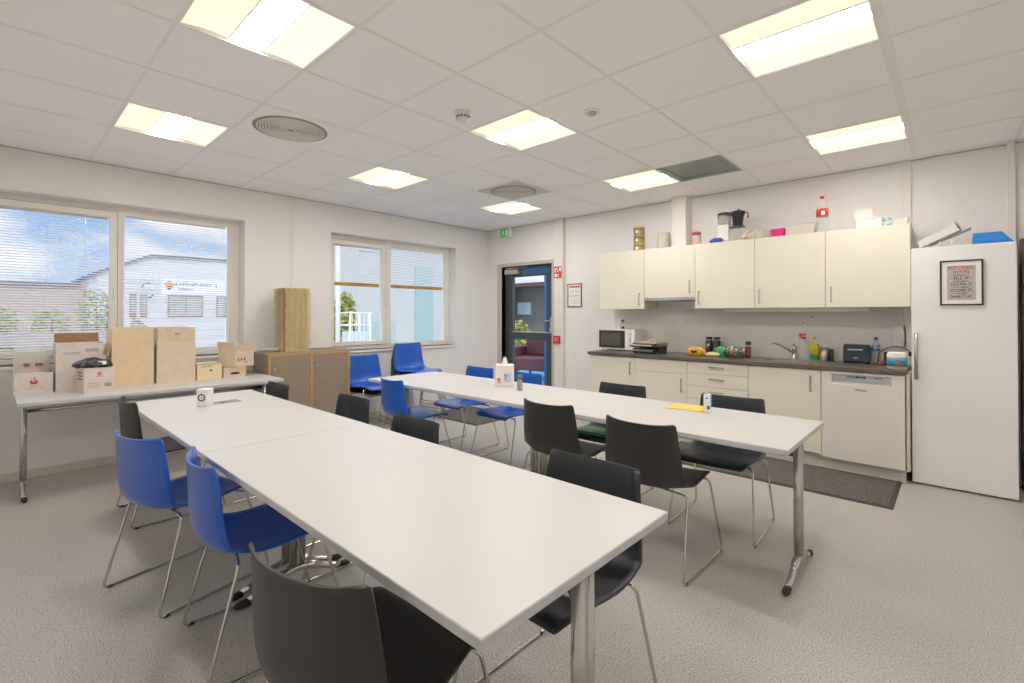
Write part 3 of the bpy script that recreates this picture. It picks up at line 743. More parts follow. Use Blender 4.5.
# microwave
t = thing('microwave', 'white microwave with dark door at the left end of the worktop', 'microwave', (-3.105, 5.255, ZC))
MB().box(-.225, .275, -.02, .19, .012, .262).build('case', plastic_w, t, bevel=.006)
d = MB().box(-.225, .275, -.045, -.0205, .012, .262).build('front_panel', mat('mw_white', 'EDEBE8', .35), t, bevel=.004)
MB().box(-.215, .150, -.049, -.045, .030, .246).build('door_frame', mat('mw_dark', '2C2B28', .25), d)
MB().box(-.185, .085, -.051, -.049, .060, .215).build('door_glass', mat('mw_glass', '4C4A45', .12), d)
MB().cyl((.213, -.058, .075), .022, .012, 'y').build('dial', plastic_w, d); MB().cyl((.213, -.058, .155), .022, .012, 'y').build('dial', plastic_w, d)
lines_m = MB()
for z in (.11, .122, .19, .20, .21): lines_m.box(.19, .24, -.0462, -.0455, z, z+.003)
lines_m.build('printed_scale', ink_g, d)
m = MB()
for x in (-.19, .19):
    for y in (.0, .15): m.cyl((x, y, 0), .012, .012)
m.build('foot', plastic_k, t)
t = thing('kitchen_tongs', 'black kitchen tongs standing up behind the microwave', 'tongs', (-3.055, 5.32, ZC+.2622))
MB().tube([(-.02,0,.001),(-.022,0,.06),(.0,0,.118),(.016,0,.06)], .005, fillet=.02).build('tong_arms', chrome, t)
MB().lathe([(.018,0),(.018,.03),(.008,.035)], (.01,0,0), 14).lathe([(.005,.085),(.014,.09),(.010,.115),(.0,.12)], (.008,0,0), 14).build('grip', plastic_k, t)
# contact grill
t = thing('contact_grill', 'black and steel contact grill on the worktop beside the microwave', 'grill', (-2.575, 5.08, ZC), R(-6))
gm = mat('grill_black', '1D1D1F', .35)
MB().box(-.135, .135, -.13, .13, .012, .062).build('lower_housing', gm, t, bevel=.010)
MB().box(-.128, .128, -.136, -.128, .030, .050).build('steel_strip', steel, t)
MB().prism([(-.15,-.15,.075),(-.15,.13,.070),(-.15,.12,.125),(-.15,-.10,.118),(-.15,-.15,.100)], (.30,0,0)).build('upper_housing', gm, t, bevel=.010)
MB().prism([(-.145,-.11,.1185),(-.145,.11,.1255),(-.145,.10,.134),(-.145,-.10,.128)], (.29,0,0)).build('lid_plate', mat('grill_cream', 'BCA98A', .35, .4), t, bevel=.003)
MB().tube([(-.13,-.13,.09),(-.14,-.19,.098),(.14,-.19,.098),(.13,-.13,.09)], .010, fillet=.02).build('handle', steel, t)
m = MB()
for x in (-.11,.11):
    for y in (-.1,.1): m.cyl((x,y,0),.014,.012)
m.build('foot', plastic_k, t)
MB().box(.137,.150,-.05,.13,.0,.115).build('hinge_arm', plastic_k, t, bevel=.004)
MB().box(.1505,.160,-.09,.14,.085,.128).build('side_bracket', steel, t, bevel=.004)
t = thing('spice_tin', 'small square tin with orange mark lying on top of the grill', 'tin', (-2.53, 5.10, ZC+.1345))
MB().box(-.04,.04,-.03,.03,0,.018).build('tin_body', mat('tin_cream','D8CDB4',.4), t, bevel=.003); MB().box(-.01,.02,-.0305,-.03,.002,.016).build('orange_mark', mat('orange','D86A2A',.5), t)

def blob(name, label, cat, loc, sx, sy, sz, m, amp=.16, f=(5, 8), seed=0, mark=None, tie=False, twist=0):
    t = thing(name, label, cat, loc)
    def fn(u, v):
        a = 2*PI*u; ph = PI*(v-.5)
        rr = 1+amp*math.sin(f[0]*a+seed+3*v)*math.cos(ph)+amp*.6*math.sin(f[1]*a-seed*2+6*v)
        z = math.sin(ph); z = z if z > -.75 else -.75
        return Vector((sx*rr*math.cos(a)*math.cos(ph), sy*rr*math.sin(a)*math.cos(ph), sz*(z+.75)/1.75*(1+amp*.7*math.sin(3*a+seed)*math.cos(ph))))
    MB().surf(fn, 36, 16, True).build('bag_body', m, t)
    if tie: MB().tube([(0,0,sz*.9),(.02,0,sz*1.12),(.045,0,sz*1.05)], [.006,.009,.014]).build('twisted_end', m, t)
    return t
yel = mat('yellow_bag', 'E0A81C', .4, noise=(30, 'B87C10', .3, .6)); grn = mat('green_bag', '1FA35A', .4); foil = mat('foil_bag', '8B8377', .25, .7, noise=(40, '3D3A33', .35, .6))
b = blob('snack_bag', 'yellow crumpled snack bag with dark print on the worktop', 'bag', (-2.055, 5.13, ZC), .092, .045, .095, yel, .17)
MB().prism([(-.03,-.052,.035),(.0,-.055,.03),(.03,-.052,.045),(.02,-.050,.065),(-.01,-.052,.055),(-.035,-.050,.07)], (0,-.006,0)).build('dark_print', ink_k, b)
for k, x in enumerate((-1.99, -1.905)):
    t = thing('spice_jar', ['black labelled jar with the pale letter beside the yellow bag', 'black labelled jar directly behind the green bag'][k], 'jar', (x, 5.33, ZC), 0, 'black spice jars on the worktop')
    MB().lathe([(.036,0),(.038,.006),(.038,.150),(.030,.162)], seg=20).build('jar_body', plastic_k, t)
    MB().lathe([(.0305,.1625),(.0305,.172)], seg=20).build('neck', mat('jar_neck','C9C4BC',.4), t)
    MB().lathe([(.034,.1725),(.034,.195),(.030,.198)], seg=20).build('lid', plastic_k, t)
    if k == 0: text('label_letter', 'P', .055, Mfy(0, -.0385, .10), paper, t, ext=.001)
    else: MB().box(-.02,.02,-.0395,-.0375,.05,.085).build('label_patch', mat('label_grey','8B8B88',.6), t)
blob('vegetable_bag', 'green crumpled plastic bag on the worktop in front of the jars', 'bag', (-1.80, 5.20, ZC), .080, .045, .105, grn, .32, f=(4, 9), seed=2)
b = blob('bread_pack', 'pale wrapped pack with orange tip lying before the green bag', 'pack', (-1.88, 5.13, ZC), .075, .030, .050, mat('pale_wrap','D8C9A8',.4), .06, seed=1)
MB().lathe([(0,0),(.016,.006),(.020,.018),(.016,.030),(0,.034)], (-.082,-.005,.002), 14).build('orange_tip', mat('orange','D86A2A',.5), b)
blob('foil_bag', 'shiny dark foil bag beside the tall spice jar', 'bag', (-1.655, 5.17, ZC), .088, .05, .112, foil, .36, f=(6, 11), seed=4)
t = thing('spice_jar', 'tall jar with red-brown contents and black lid right of the foil bag', 'jar', (-1.575, 5.28, ZC))
MB().lathe([(.026,0),(.027,.004),(.027,.105),(.022,.118),(.022,.128)], seg=20).build('jar_body', mat('spice_red','6E3327',.2), t)
MB().lathe([(.0275,.118),(.0275,.13)], seg=20).build('neck', mat('jar_neck','C9C4BC',.4), t)
MB().lathe([(.028,.1305),(.028,.160),(.024,.163)], seg=20).build('lid', mat('lid_navy','20232E',.4), t)
# spray bottle, detergent, cup
clear = haze('clear_plastic', 'E2E6E6', .24)
t = thing('spray_bottle', 'clear spray bottle with red trigger behind the sink', 'spray bottle', (-1.105, 5.422, ZC))
MB().lathe([(.040,0),(.043,.01),(.043,.11),(.030,.16),(.014,.185),(.014,.20)], seg=20, sy=.6).build('bottle_body', clear, t)
MB().lathe([(.017,.201),(.017,.222)], seg=16).box(-.042,.020,-.010,.010,.236,.254).tube([(-.02,0,.238),(-.034,0,.205)], .005).build('trigger_head', red_m, t)
MB().lathe([(.012,.2222),(.012,.236)], seg=14).build('white_collar', plastic_w, t)
t = thing('dish_soap_bottle', 'yellow and green washing-up bottle with yellow cap by the tap', 'bottle', (-1.015, 5.425, ZC))
MB().lathe([(.036,0),(.038,.006),(.038,.050)], seg=22, sy=.65).build('green_base', mat('soap_green','1E8F4C',.35), t)
MB().lathe([(.038,.0505),(.038,.150),(.034,.158)], seg=22, sy=.65).build('yellow_label', mat('soap_yellow','E8D41E',.4,noise=(28,'2E6E8A',.36,.42)), t)
MB().lathe([(.034,.1585),(.030,.180),(.014,.195),(.012,.203)], seg=22, sy=.65).build('shoulder', clear, t)
MB().lathe([(.013,.2035),(.013,.222),(.007,.232)], seg=16).build('cap', mat('cap_yellow','D8C92A',.4), t)
t = thing('brush_holder', 'brushed steel utensil cup with pale brush behind the sink', 'holder', (-.925, 5.39, ZC))
MB().lathe([(.036,0),(.040,.004),(.040,.128),(.037,.128),(.037,.010),(0,.010)], seg=24).build('cup', steel, t)
MB().tube([(.005,0,.012),(.008,0,.165)], .004).lathe([(.004,.12),(.018,.130),(.018,.145),(.006,.15)], (.006,0,0), 12).build('brush', plastic_w, t)
tag(MB().box(-.014,.014,-.014,.014,0,.115).build('scraper', plastic_k, loc=(-.868,5.40,ZC), bevel=.003), 'slim black upright holder right of the steel cup', 'holder')
# toaster
t = thing('toaster', 'navy blue toaster with pale slot line on the worktop', 'toaster', (-.672, 5.36, ZC))
nv = mat('toaster_navy', '232B38', .35)
MB().prism([(-.098,-.065,.008),(.105,-.065,.008),(.095,-.065,.170),(-.092,-.065,.172)], (0,.13,0)).build('toaster_body', nv, t, bevel=.012)
MB().box(-.06,.055,-.068,-.0655,.118,.130).build('front_handle', mat('toaster_silver','B9BFC8',.3,.6), t, bevel=.002)
text('badge', 'TOAST', .014, Mfy(0, -.0662, .05), mat('toaster_silver','B9BFC8',.3,.6), t) if False else MB().box(-.018,.018,-.068,-.0655,.046,.054).build('badge', mat('toaster_silver','B9BFC8',.3,.6), t)
m = MB()
for x in (-.085,.09): m.box(x-.01,x+.01,-.06,.06,0,.008)
m.build('foot', plastic_k, t)
# water bottle
t = thing('water_bottle', 'clear water bottle with blue cap and label behind the toaster', 'bottle', (-.535, 5.42, ZC+.0))
MB().lathe([(.026,0),(.031,.006),(.031,.09),(.028,.10),(.031,.11),(.031,.15),(.024,.185),(.012,.205),(.012,.215)], seg=22).build('bottle_body', clear, t)
MB().lathe([(.0318,.115),(.0318,.165)], seg=22).build('blue_label', mat('water_label','3F6FC0',.4,noise=(30,'C9D4E4',.45,.55)), t)
MB().lathe([(.014,.2155),(.014,.236),(.012,.238)], seg=16).build('cap', mat('cap_blue','1F47B0',.4), t)
t = thing('power_cable', 'brown and black cable looped on the worktop beside the toaster', 'cable', (-.47, 5.33, ZC))
MB().tube([(-.06,.0,.006),(-.02,-.04,.012),(.03,.02,.03),(.04,.05,.055),(.0,.02,.03),(-.04,-.04,.008),(-.01,-.06,.008),(.03,-.02,.040)], .005, fillet=.03).build('brown_loops', mat('cable_brown','8A4A22',.5), t)
MB().tube([(-.05,.05,.006),(-.045,.06,.10),(.02,.09,.15),(.10,.09,.165),(.17,.03,.13),(.19,.0,.10)], .004, fillet=.05).build('black_lead', plastic_k, t)
MB().box(.168,.20,-.02,.03,.085,.125).build('plug', plastic_k, t, bevel=.006)
tag(MB().box(-.018,.018,-.012,.012,0,.115).build('power_adapter', plastic_k, loc=(-.452,5.33,ZC), bevel=.004), 'black upright adapter between toaster and wipes tub', 'adapter')
t = thing('wipes_tub', 'white tub with blue and orange label against the fridge', 'tub', (-.358, 5.00, ZC))
MB().lathe([(.060,0),(.065,.006),(.065,.118),(.060,.128),(.055,.135)], seg=28).build('tub_body', plastic_w, t)
MB().lathe([(.0655,.022),(.0655,.095)], seg=28).build('blue_label', mat('tub_blue','1D93B8',.45), t)
MB().lathe([(.0662,.076),(.0662,.086)], seg=28).lathe([(.0662,.012),(.0662,.022)], seg=28).build('orange_band', mat('tub_orange','C98A4A',.45), t)
MB().box(.0,.03,-.0685,-.0650,.035,.058).build('red_patch', red_m, t)
# wall fittings
def socket(name, label, x, z, w_=.05, h=.05, y=YK-.008):
    t = thing(name, label, 'switch' if 'switch' in name else 'socket', (x, y, z))
    MB().box(-w_, w_, -.012, 0, -h, h).build('plate', plastic_w, t, bevel=.004)
    MB().box(-w_*.7, w_*.7, -.018, -.0122, -h*.6, h*.6).build('rocker', mat('rocker_white','DAD7D0',.4), t, bevel=.003)
    return t
socket('light_switch', 'white switch plate on the splashback above the worktop', -2.355, 1.25, .05, .030)
socket('wall_socket', 'white double socket panel on the wall above the wipes tub', -.385+.02, 1.15, .045, .09)
socket('door_switch', 'small white switch on the duct beside the door', -4.11, 1.12, .03, .04, y=YK-.065)
for k, (x, z) in enumerate(((-1.036, 1.318), (-1.113, 1.259))):
    t = thing('wall_hook', ['round white wall hook, upper of the two behind the sink', 'round white wall hook, lower of the two behind the sink'][k], 'hook', (x, YK-.008, z), 0, 'round hooks on the splashback')
    MB().cyl((0, -.008, 0), .020, .008, 'y').build('disc', plastic_w, t); MB().tube([(0,-.008,.0),(0,-.022,-.002),(0,-.022,.010)], .004).cyl((0,-.0095,0), .009, .0012, 'y').build('hook', ink_g, t)

# fire signs, alarm, framed notice, exit sign
t = thing('fire_sign', 'red and white fire equipment sign on the white duct by the door', 'sign', (-4.115, YK-.0675, 1.936))
MB().box(-.07,.07,-.002,0,-.082,.082).build('plate', mat('sign_red','CE2A22',.5), t)
m = MB()
m.box(-.055,-.035,-.003,-.002,.0,.06).box(-.055,.0,-.003,-.002,.04,.06).prism([(-.02,-.002,.015),(.015,-.002,.03),(.005,-.002,-.0)], (0,-.001,0)).box(.025,.06,-.003,-.002,.015,.065).box(-.055,-.01,-.003,-.002,-.065,-.02).box(.005,.018,-.003,-.002,-.065,-.02)
m.build('pictogram', paper, t)
t = thing('fire_alarm_button', 'red manual fire alarm call point beside the door', 'alarm', (-4.125, YK-.0648, .990))
MB().box(-.055,.055,-.035,0,-.055,.055).build('housing', red_m, t, bevel=.008)
MB().box(-.024,.024,-.037,-.035,-.018,.022).build('push_plate', mat('push_pink','E8B8B0',.5), t)
MB().box(-.018,.018,-.0385,-.037,-.008,.008).build('black_mark', ink_k, t)
t = thing('framed_notice', 'dark-framed notice with red heading on the wall beside the door', 'notice', (-3.868, YK-.002, 1.607))
W_, H_ = .118, .162
MB().box(-W_,W_,-.014,0,H_-.012,H_).box(-W_,W_,-.014,0,-H_,-H_+.012).box(-W_,-W_+.012,-.014,0,-H_+.012,H_-.012).box(W_-.012,W_,-.014,0,-H_+.012,H_-.012).build('frame', mat('frame_grey','4B4A47',.4), t)
sh = MB().box(-W_+.012,W_-.012,-.006,0,-H_+.012,H_-.012).build('sheet', paper, t)
MB().box(-.085,.085,-.0068,-.006,.105,.130).build('red_heading', ink_r, sh)
m = MB()
for z in (.07,.05,.03): m.box(-.08,-.01,-.0066,-.006,z,z+.004); m.box(.01,.08,-.0066,-.006,z,z+.004)
for z in (-.05,-.07,-.09,-.115): m.box(-.08,.08,-.0066,-.006,z,z+.003)
m.box(-.09,.09,-.0066,-.006,-.012,-.004)
m.build('text_lines', ink_g, sh)
t = thing('exit_sign', 'small green running-man exit sign hanging from the ceiling near the door', 'sign', (-5.09, 5.36, 2.535))
t.scale = (1.25, 1, 1.07)
MB().box(-.085,.085,-.018,.018,0,.125).build('sign_box', plastic_w, t, bevel=.003)
MB().box(-.085,.040,-.020,-.0182,.002,.123).build('green_face', mat('exit_green','0F9A4E',.5,emit='0F9A4E',estr=.35), t)
m = MB(); y = -.0212
m.cyl((-.030,y,.098),.008,.0012,'y',12).prism([(-.040,-.020,.088),(-.025,-.020,.090),(-.020,-.020,.055),(-.036,-.020,.055)],(0,-.0014,0)).prism([(-.036,-.020,.058),(-.026,-.020,.056),(-.045,-.020,.022),(-.055,-.020,.025)],(0,-.0014,0)).prism([(-.030,-.020,.058),(-.020,-.020,.058),(-.010,-.020,.025),(-.018,-.020,.022)],(0,-.0014,0)).prism([(-.055,-.020,.070),(-.025,-.020,.088),(-.022,-.020,.082),(-.055,-.020,.064)],(0,-.0014,0)).box(.005,.030,-.0214,-.020,.020,.105)
m.build('running_figure', paper, t)
MB().tube([(-.05,0,.125),(-.05,0,.152)], .004).tube([(.05,0,.125),(.05,0,.152)], .004).build('hanger', plastic_w, t)

# ------------------------------------------------------------------ things on the wall cabinets
ZT = 2.0945
gold_m = mat('brass_tin', 'A58F5C', .35, .6)
for k in range(3):
    t = thing('round_tin', ['brass coloured tin at the bottom of the stack on the first wall cabinet', 'brass coloured tin in the middle of the stack on the first wall cabinet', 'brass coloured tin on top of the stack on the first wall cabinet'][k], 'tin', (-2.79, 5.26, ZT+k*.099), 0, 'brass tins in a stack')
    MB().lathe([(.062,0),(.064,.003),(.066,.074)], seg=28).build('tin_body', gold_m, t)
    MB().lathe([(.068,.0745),(.068,.094),(.064,.098)], seg=28).build('lid', mat('brass_lid','B8A678',.35,.6), t)
    MB().box(-.010,.014,-.0655,-.0635,.02,.055).build('paper_tag', paper, t)
t = thing('glass_jar', 'clear ribbed plastic container left of the white duct', 'container', (-2.49, 5.27, ZT))
MB().lathe([(.06,0),(.065,.01),(.068,.18),(.070,.19),(.066,.20)], seg=24).build('container_wall', haze('jar_haze','D8D0BF',.55), t)
m = MB()
for z in (.03,.07,.11,.15): m.lathe([(.069,z),(.071,z+.004),(.069,z+.008)], seg=24)
m.build('rib', clear, t)
MB().box(.073,.078,-.01,.01,0,.19).build('side_handle', mat('jar_handle','8C8674',.5), t)
t = thing('glass_jar', 'glass jar with red lid right of the white duct', 'jar', (-2.095, 5.25, ZT))
MB().lathe([(.045,0),(.050,.01),(.050,.10),(.044,.118)], seg=24).build('jar_body', haze('glassy','CFC5B4',.6), t)
MB().lathe([(.047,.1185),(.047,.148),(.043,.152)], seg=24).build('lid', mat('dark_red_lid','9E3328',.4), t)
MB().box(-.012,.02,-.0515,-.050,.02,.06).build('label', mat('pinkish','C98A7A',.6), t)
# coffee maker
t = thing('coffee_maker', 'white coffee maker tower with clear tank and black filter jug above the cabinets', 'coffee maker', (-1.80, 5.26, ZT))
MB().box(-.055,.055,-.05,.05,.0,.195).build('tower', plastic_w, t, bevel=.004)
MB().lathe([(.055,.1955),(.062,.21),(.066,.285),(.066,.30)], (0,0,0), 24).build('water_tank', haze('smoky','A9A498',.5), t)
MB().lathe([(.068,.3005),(.068,.315),(.060,.322),(.055,.322)], (0,0,0), 24).build('tank_lid', plastic_k, t)
MB().box(.056,.20,-.035,.035,.150,.168).build('arm', plastic_k, t, bevel=.004)
MB().lathe([(.040,.1685),(.046,.175),(.055,.26),(.070,.30),(.070,.312)], (.135,0,0), 20).build('filter_holder', plastic_k, t)
MB().lathe([(.0,.330),(.04,.328),(.07,.318),(.072,.3125)], (.135,0,0), 20).tube([(.195,0,.30),(.235,0,.295),(.232,0,.24)], .006, fillet=.015).tube([(.135,0,.325),(.135,0,.34),(.155,0,.345)], .006, fillet=.01).build('filter_lid', plastic_k, t)
MB().box(-.055,.175,-.07,.07,-.0,.012).build('base_plate', plastic_w, t, bevel=.003)
blob('plastic_packet', 'small crumpled royal blue packet at the foot of the coffee maker', 'packet', (-1.835, 5.13, ZT), .060, .03, .048, mat('royal_blue','2A4FB8',.4), .3, seed=3)
t = thing('marker_pen', 'marker pen with orange cap lying on the third wall cabinet', 'pen', (-1.66, 5.125, ZT+.008))
MB().cyl((-.11,0,0), .0075, .20, 'x', 12).build('barrel', mat('pen_tan','B5AC97',.4), t); MB().cyl((.0905,0,0), .0105, .032, 'x', 12).build('cap', mat('orange_cap','E2562E',.4), t)
blob('clear_bag', 'crumpled clear plastic bag on top of the cabinets beside the pink box', 'bag', (-1.495, 5.26, ZT), .115, .05, .125, haze('film','E6DCCB',.5,.2), .34, f=(6, 11), seed=5)
t = thing('plastic_box', 'bright pink open plastic box on the fourth wall cabinet', 'box', (-1.283, 5.24, ZT))
pk = mat('hot_pink', 'E0187E', .45)
m = MB()
b_ = [(-.045,-.035),(.045,-.035),(.045,.035),(-.045,.035)]
MB().prism([(-.048,-.04,0),(.048,-.04,0),(.060,-.045,.088),(-.060,-.045,.088)], (0,.085,0)).build('box_body', pk, t, bevel=.003)
t = thing('plastic_tray', 'wide translucent white plastic tray behind the bottle', 'tray', (-1.08, 5.28, ZT))
MB().prism([(-.10,-.07,0),(.10,-.07,0),(.125,-.07,.11),(-.125,-.07,.11)], (0,.14,0)).build('tray_body', haze('tray_white','E2DCCF',.75), t, bevel=.006)
MB().box(-.130,.130,-.078,.078,.1105,.117).build('rim', plastic_w, t, bevel=.002)
t = thing('cola_bottle', 'large clear soft drink bottle with red cap and red label', 'bottle', (-.905, 5.20, ZT))
MB().lathe([(.030,0),(.046,.012),(.047,.10),(.043,.13),(.047,.16),(.047,.215),(.030,.270),(.015,.305),(.014,.318)], seg=26).build('bottle_body', clear, t)
MB().lathe([(.0480,.150),(.0480,.222)], seg=26).build('red_label', mat('cola_red','E23A22',.4), t)
MB().box(.0,.028,-.0500,-.0480,.160,.195).build('white_patch', paper, t)
MB().lathe([(.017,.3185),(.017,.342),(.015,.344)], seg=16).build('cap', mat('cola_red','E23A22',.4), t)
t = thing('paper_pack', 'white open paper pack with upright flap on the last wall cabinet', 'box', (-.565, 5.24, ZT))
MB().box(-.085,.10,-.05,.06,0,.085).build('pack_body', paper, t, bevel=.004)
MB().box(-.09,.04,-.003,.003,.085,.185, Matrix.Rotation(R(-4), 4, 'Y')).build('raised_flap', paper, t)
MB().box(-.09,.105,-.055,.062,.078,.092, Matrix.Rotation(R(-3), 4, 'Y')).build('lid', plastic_w, t, bevel=.002)
t = thing('small_carton', 'tiny teal patterned carton right of the white paper pack', 'box', (-.435, 5.22, ZT))
MB().box(-.028,.028,-.02,.02,0,.075).build('carton_body', mat('teal_print','3E8FA8',.5,noise=(35,'C5D6D6',.45,.55)), t, bevel=.002)
t = thing('low_tub', 'low pale plastic tub at the right end of the wall cabinets', 'tub', (-.345, 5.26, ZT))
MB().prism([(-.045,-.05,0),(.045,-.05,0),(.052,-.05,.062),(-.052,-.05,.062)], (0,.10,0)).build('tub_body', mat('pale_tub','E0DBCB',.5), t, bevel=.003)
MB().box(-.055,.055,-.054,.054,.0622,.069).build('lid', plastic_w, t, bevel=.002)

# ------------------------------------------------------------------ things on the tables
ZA = .7304
t = thing('marked_box', 'small white box with black ring mark on the near table', 'box', (-3.70, .965, ZA), R(42))
MB().box(-.036,.036,-.036,.036,0,.115).build('box_body', plastic_w, t, bevel=.005)
def ring(m, cx, cz, r0, r1, y, n=24):
    for k in range(n):
        a, b = 2*PI*k/n, 2*PI*(k+1)/n
        m.prism([(cx+r0*math.cos(a),y,cz+r0*math.sin(a)),(cx+r1*math.cos(a),y,cz+r1*math.sin(a)),(cx+r1*math.cos(b),y,cz+r1*math.sin(b)),(cx+r0*math.cos(b),y,cz+r0*math.sin(b))], (0,-.0008,0))
m = MB(); ring(m, 0, .060, .016, .025, -.0362); m.box(-.003,.003,-.0372,-.0362,.055,.065); m.build('ring_mark', ink_k, t)
t = thing('leaflet', 'dark printed leaflet lying flat behind the ring-marked box', 'leaflet', (-3.755, 1.06, ZA), R(4))
MB().box(-.05,.05,-.11,.13,0,.002).build('sheet', mat('leaflet_print','8D8F8E',.5,noise=(14,'40484C',.42,.55)), t)
t = thing('towel_dispenser', 'white square paper towel dispenser with a tuft of paper on the far table', 'towel dispenser', (-2.84, 2.975, ZA), R(42))
MB().box(-.078,.078,-.065,.065,0,.185).build('dispenser_box', mat('dispenser_white','ECE4D8',.5), t, bevel=.010)
MB().box(-.004,.050,-.0665,-.065,.045,.115).build('blue_picture', mat('pic_blue','1E4E94',.5,noise=(40,'BFD0E4',.55,.62)), t)
MB().box(-.060,-.035,-.0665,-.065,.050,.075).build('small_print', ink_g, t); MB().box(-.058,-.030,-.0665,-.065,.035,.043).build('red_print', ink_r, t)
MB().surf(lambda u, v: Vector(((.022*(1-v*.55)+.005*math.sin(6*PI*v))*math.cos(2*PI*u)*(1+.3*math.sin(6*PI*u)), (.018*(1-v*.5))*math.sin(2*PI*u), .185+.062*v+.006*math.sin(4*PI*u))), 24, 8, True).build('paper_tuft', paper, t)
t = thing('pepper_grinder', 'small glass pepper grinder with dark top beside the towel dispenser', 'grinder', (-2.60, 2.90, ZA))
MB().lathe([(.020,0),(.022,.003),(.022,.066),(.017,.076)], seg=18).build('glass_body', haze('grinder_glass','8E8A7C',.6), t)
MB().lathe([(.018,.0765),(.018,.086)], seg=18).build('steel_collar', chrome, t)
MB().lathe([(.020,.0865),(.022,.10),(.022,.118),(.016,.124)], seg=18).build('top', mat('grinder_top','5B5A3C',.5), t)
t = thing('paper_napkin', 'yellow paper napkin lying on the far table', 'napkin', (-1.295, 3.09, ZA), R(8))
MB().surf(lambda u, v: Vector(((u-.5)*.24, (v-.5)*.20+.012*math.sin(3*u), .002+.002*math.sin(9*u+5*v)**2)), 14, 10).build('sheet', mat('yellow_paper','E9C65A',.8), t, solid=.001)
t = thing('cream_tube', 'white upright tube with blue edge at the yellow napkin', 'tube', (-1.145, 3.035, ZA), R(36))
MB().prism([(-.014,-.020,0),(.014,-.020,0),(.021,-.020,.030),(.021,-.020,.116),(-.021,-.020,.116),(-.021,-.020,.030)], (0,.035,0)).build('tube_body', plastic_w, t, bevel=.006)
MB().box(.013,.0212,-.0212,-.0200,.035,.112).build('blue_stripe', blue_m, t); MB().box(-.016,-.002,-.0212,-.0200,.088,.096).box(-.008,.008,-.0212,-.0200,.022,.045).build('print', mat('print_navy','2A3A6A',.6), t)

tag(MB().box(-.13,.13,-.09,.09,0,.022).build('folder', mat('folder_green','2F8A4A',.5), loc=(-2.0,3.10,.448), bevel=.003), 'green folder lying on the chair seat behind the far table', 'folder')
# mats
def rug(name, label, x0, x1, y0, y1):
    t = thing(name, label, 'mat', ((x0+x1)/2, (y0+y1)/2, 0)); a, b = (x1-x0)/2, (y1-y0)/2
    MB().box(-a, a, -b, b, 0, .005).build('rubber_edge', mat('mat_edge','35322E',.7), t, bevel=.002)
    MB().box(-a+.03, a-.03, -b+.03, b-.03, .0051, .010).build('pile', mat('mat_pile','6A665F',.95,noise=(130,'33302C',.38,.62),bump=(200,1)), t)
rug('floor_mat', 'long dark grey floor mat in front of the kitchen units', -2.15, -.325, 4.20, 4.945)
rug('door_mat', 'dark grey doormat on the floor in front of the glass door', -5.25, -4.25, 3.95, 4.75)

# ------------------------------------------------------------------ outdoors
GZ = -.55
def grass_mat():
    return mat('grass', '6F7D3E', .9, noise=(3, '9A9A5A', .35, .6))
struct('ground', MB().box(-120, XW-.31, -60, 120, GZ-.1, GZ), mat('bounce_ground', 'CFCAC2', .9, noise=(.5, 'BDB8B0', .3, .7)))  # ground colour kept pale to bounce light onto the ceiling
# white building with sign
wx = -30
clad = mat('white_cladding', 'DADADA', .6)
wb = thing('office_building', 'white clad building with yellow diamond sign across the yard', 'building', (wx, 0, GZ))
zb = -GZ
m = MB()
m.prism([(0, 3.35, 0), (0, 14, 0), (0, 14, 4.35+zb), (0, 5.35, 4.25+zb), (0, 3.35, 3.30+zb)], (-9, 0, 0)); m.build('wall', clad, wb)
m = MB()
for k in range(30): m.box(.0, .02, 3.35, 14, .1+k*.16, .115+k*.16) if .1+k*.16 < 3.30+zb else None
m.build('cladding_joint', mat('clad_joint','C4C8CC',.6), wb)
MB().prism([(0.15, 3.2, 3.22+zb), (.15, 5.35, 4.25+zb), (.15, 14.2, 4.35+zb), (.15, 14.2, 4.47+zb), (.15, 5.33, 4.37+zb), (.15, 3.15, 3.34+zb)], (-9.2, 0, 0)).build('roof_edge', mat('roof_edge','6A6C70',.6), wb)
brn = mat('brown_frame','8A5F48',.6)
for a, b in ((6.12, 7.70),(4.55, 4.82),(4.97, 5.25),(8.35, 9.6)):
    f = MB().box(0, .06, a, b, 1.18+zb, 2.34+zb).build('window_frame', brn, wb)
    p = MB().box(.061, .07, a+.07, (a+b)/2-.03, 1.25+zb, 2.27+zb).box(.061, .07, (a+b)/2+.03, b-.07, 1.25+zb, 2.27+zb) if b-a > .5 else MB().box(.061,.07,a+.04,b-.04,1.45+zb,2.27+zb)
    p.build('pane', mat('far_pane','9DA59A',.2), f)
MB().box(0, .03, 5.85, 8.75, 2.42+zb, 3.22+zb).build('sign_board', mat('sign_white','F0F0F0',.5), wb)
MB().prism([(.031, 5.92, 2.92+zb), (.031, 6.17, 2.72+zb), (.031, 6.42, 2.92+zb), (.031, 6.17, 3.12+zb)], (.02, 0, 0)).build('sign_diamond', mat('sign_yellow','D9A43A',.5), wb)
MB().prism([(.052, 6.0, 2.80+zb), (.052, 6.17, 2.60+zb), (.052, 6.34, 2.80+zb)], (.02, 0, 0)).build('sign_point', mat('sign_brown','7A5A48',.5), wb)
Mt = lambda y, z: Mfx(.035, y, z)
text('sign_word', 'KVERNELAND', .26, Mt(7.25, 2.93+zb), mat('sign_ink','4A4A50',.6), wb, ext=.01)
text('sign_word', 'ENERGI', .19, Mt(6.90, 2.68+zb), mat('sign_ink','4A4A50',.6), wb, ext=.01)
MB().box(0,.05,8.30,8.36,2.80+zb,2.98+zb).box(0,.05,4.05,4.13,2.75+zb,2.95+zb).build('orange_mark', mat('sign_orange','E08A2A',.6), wb)
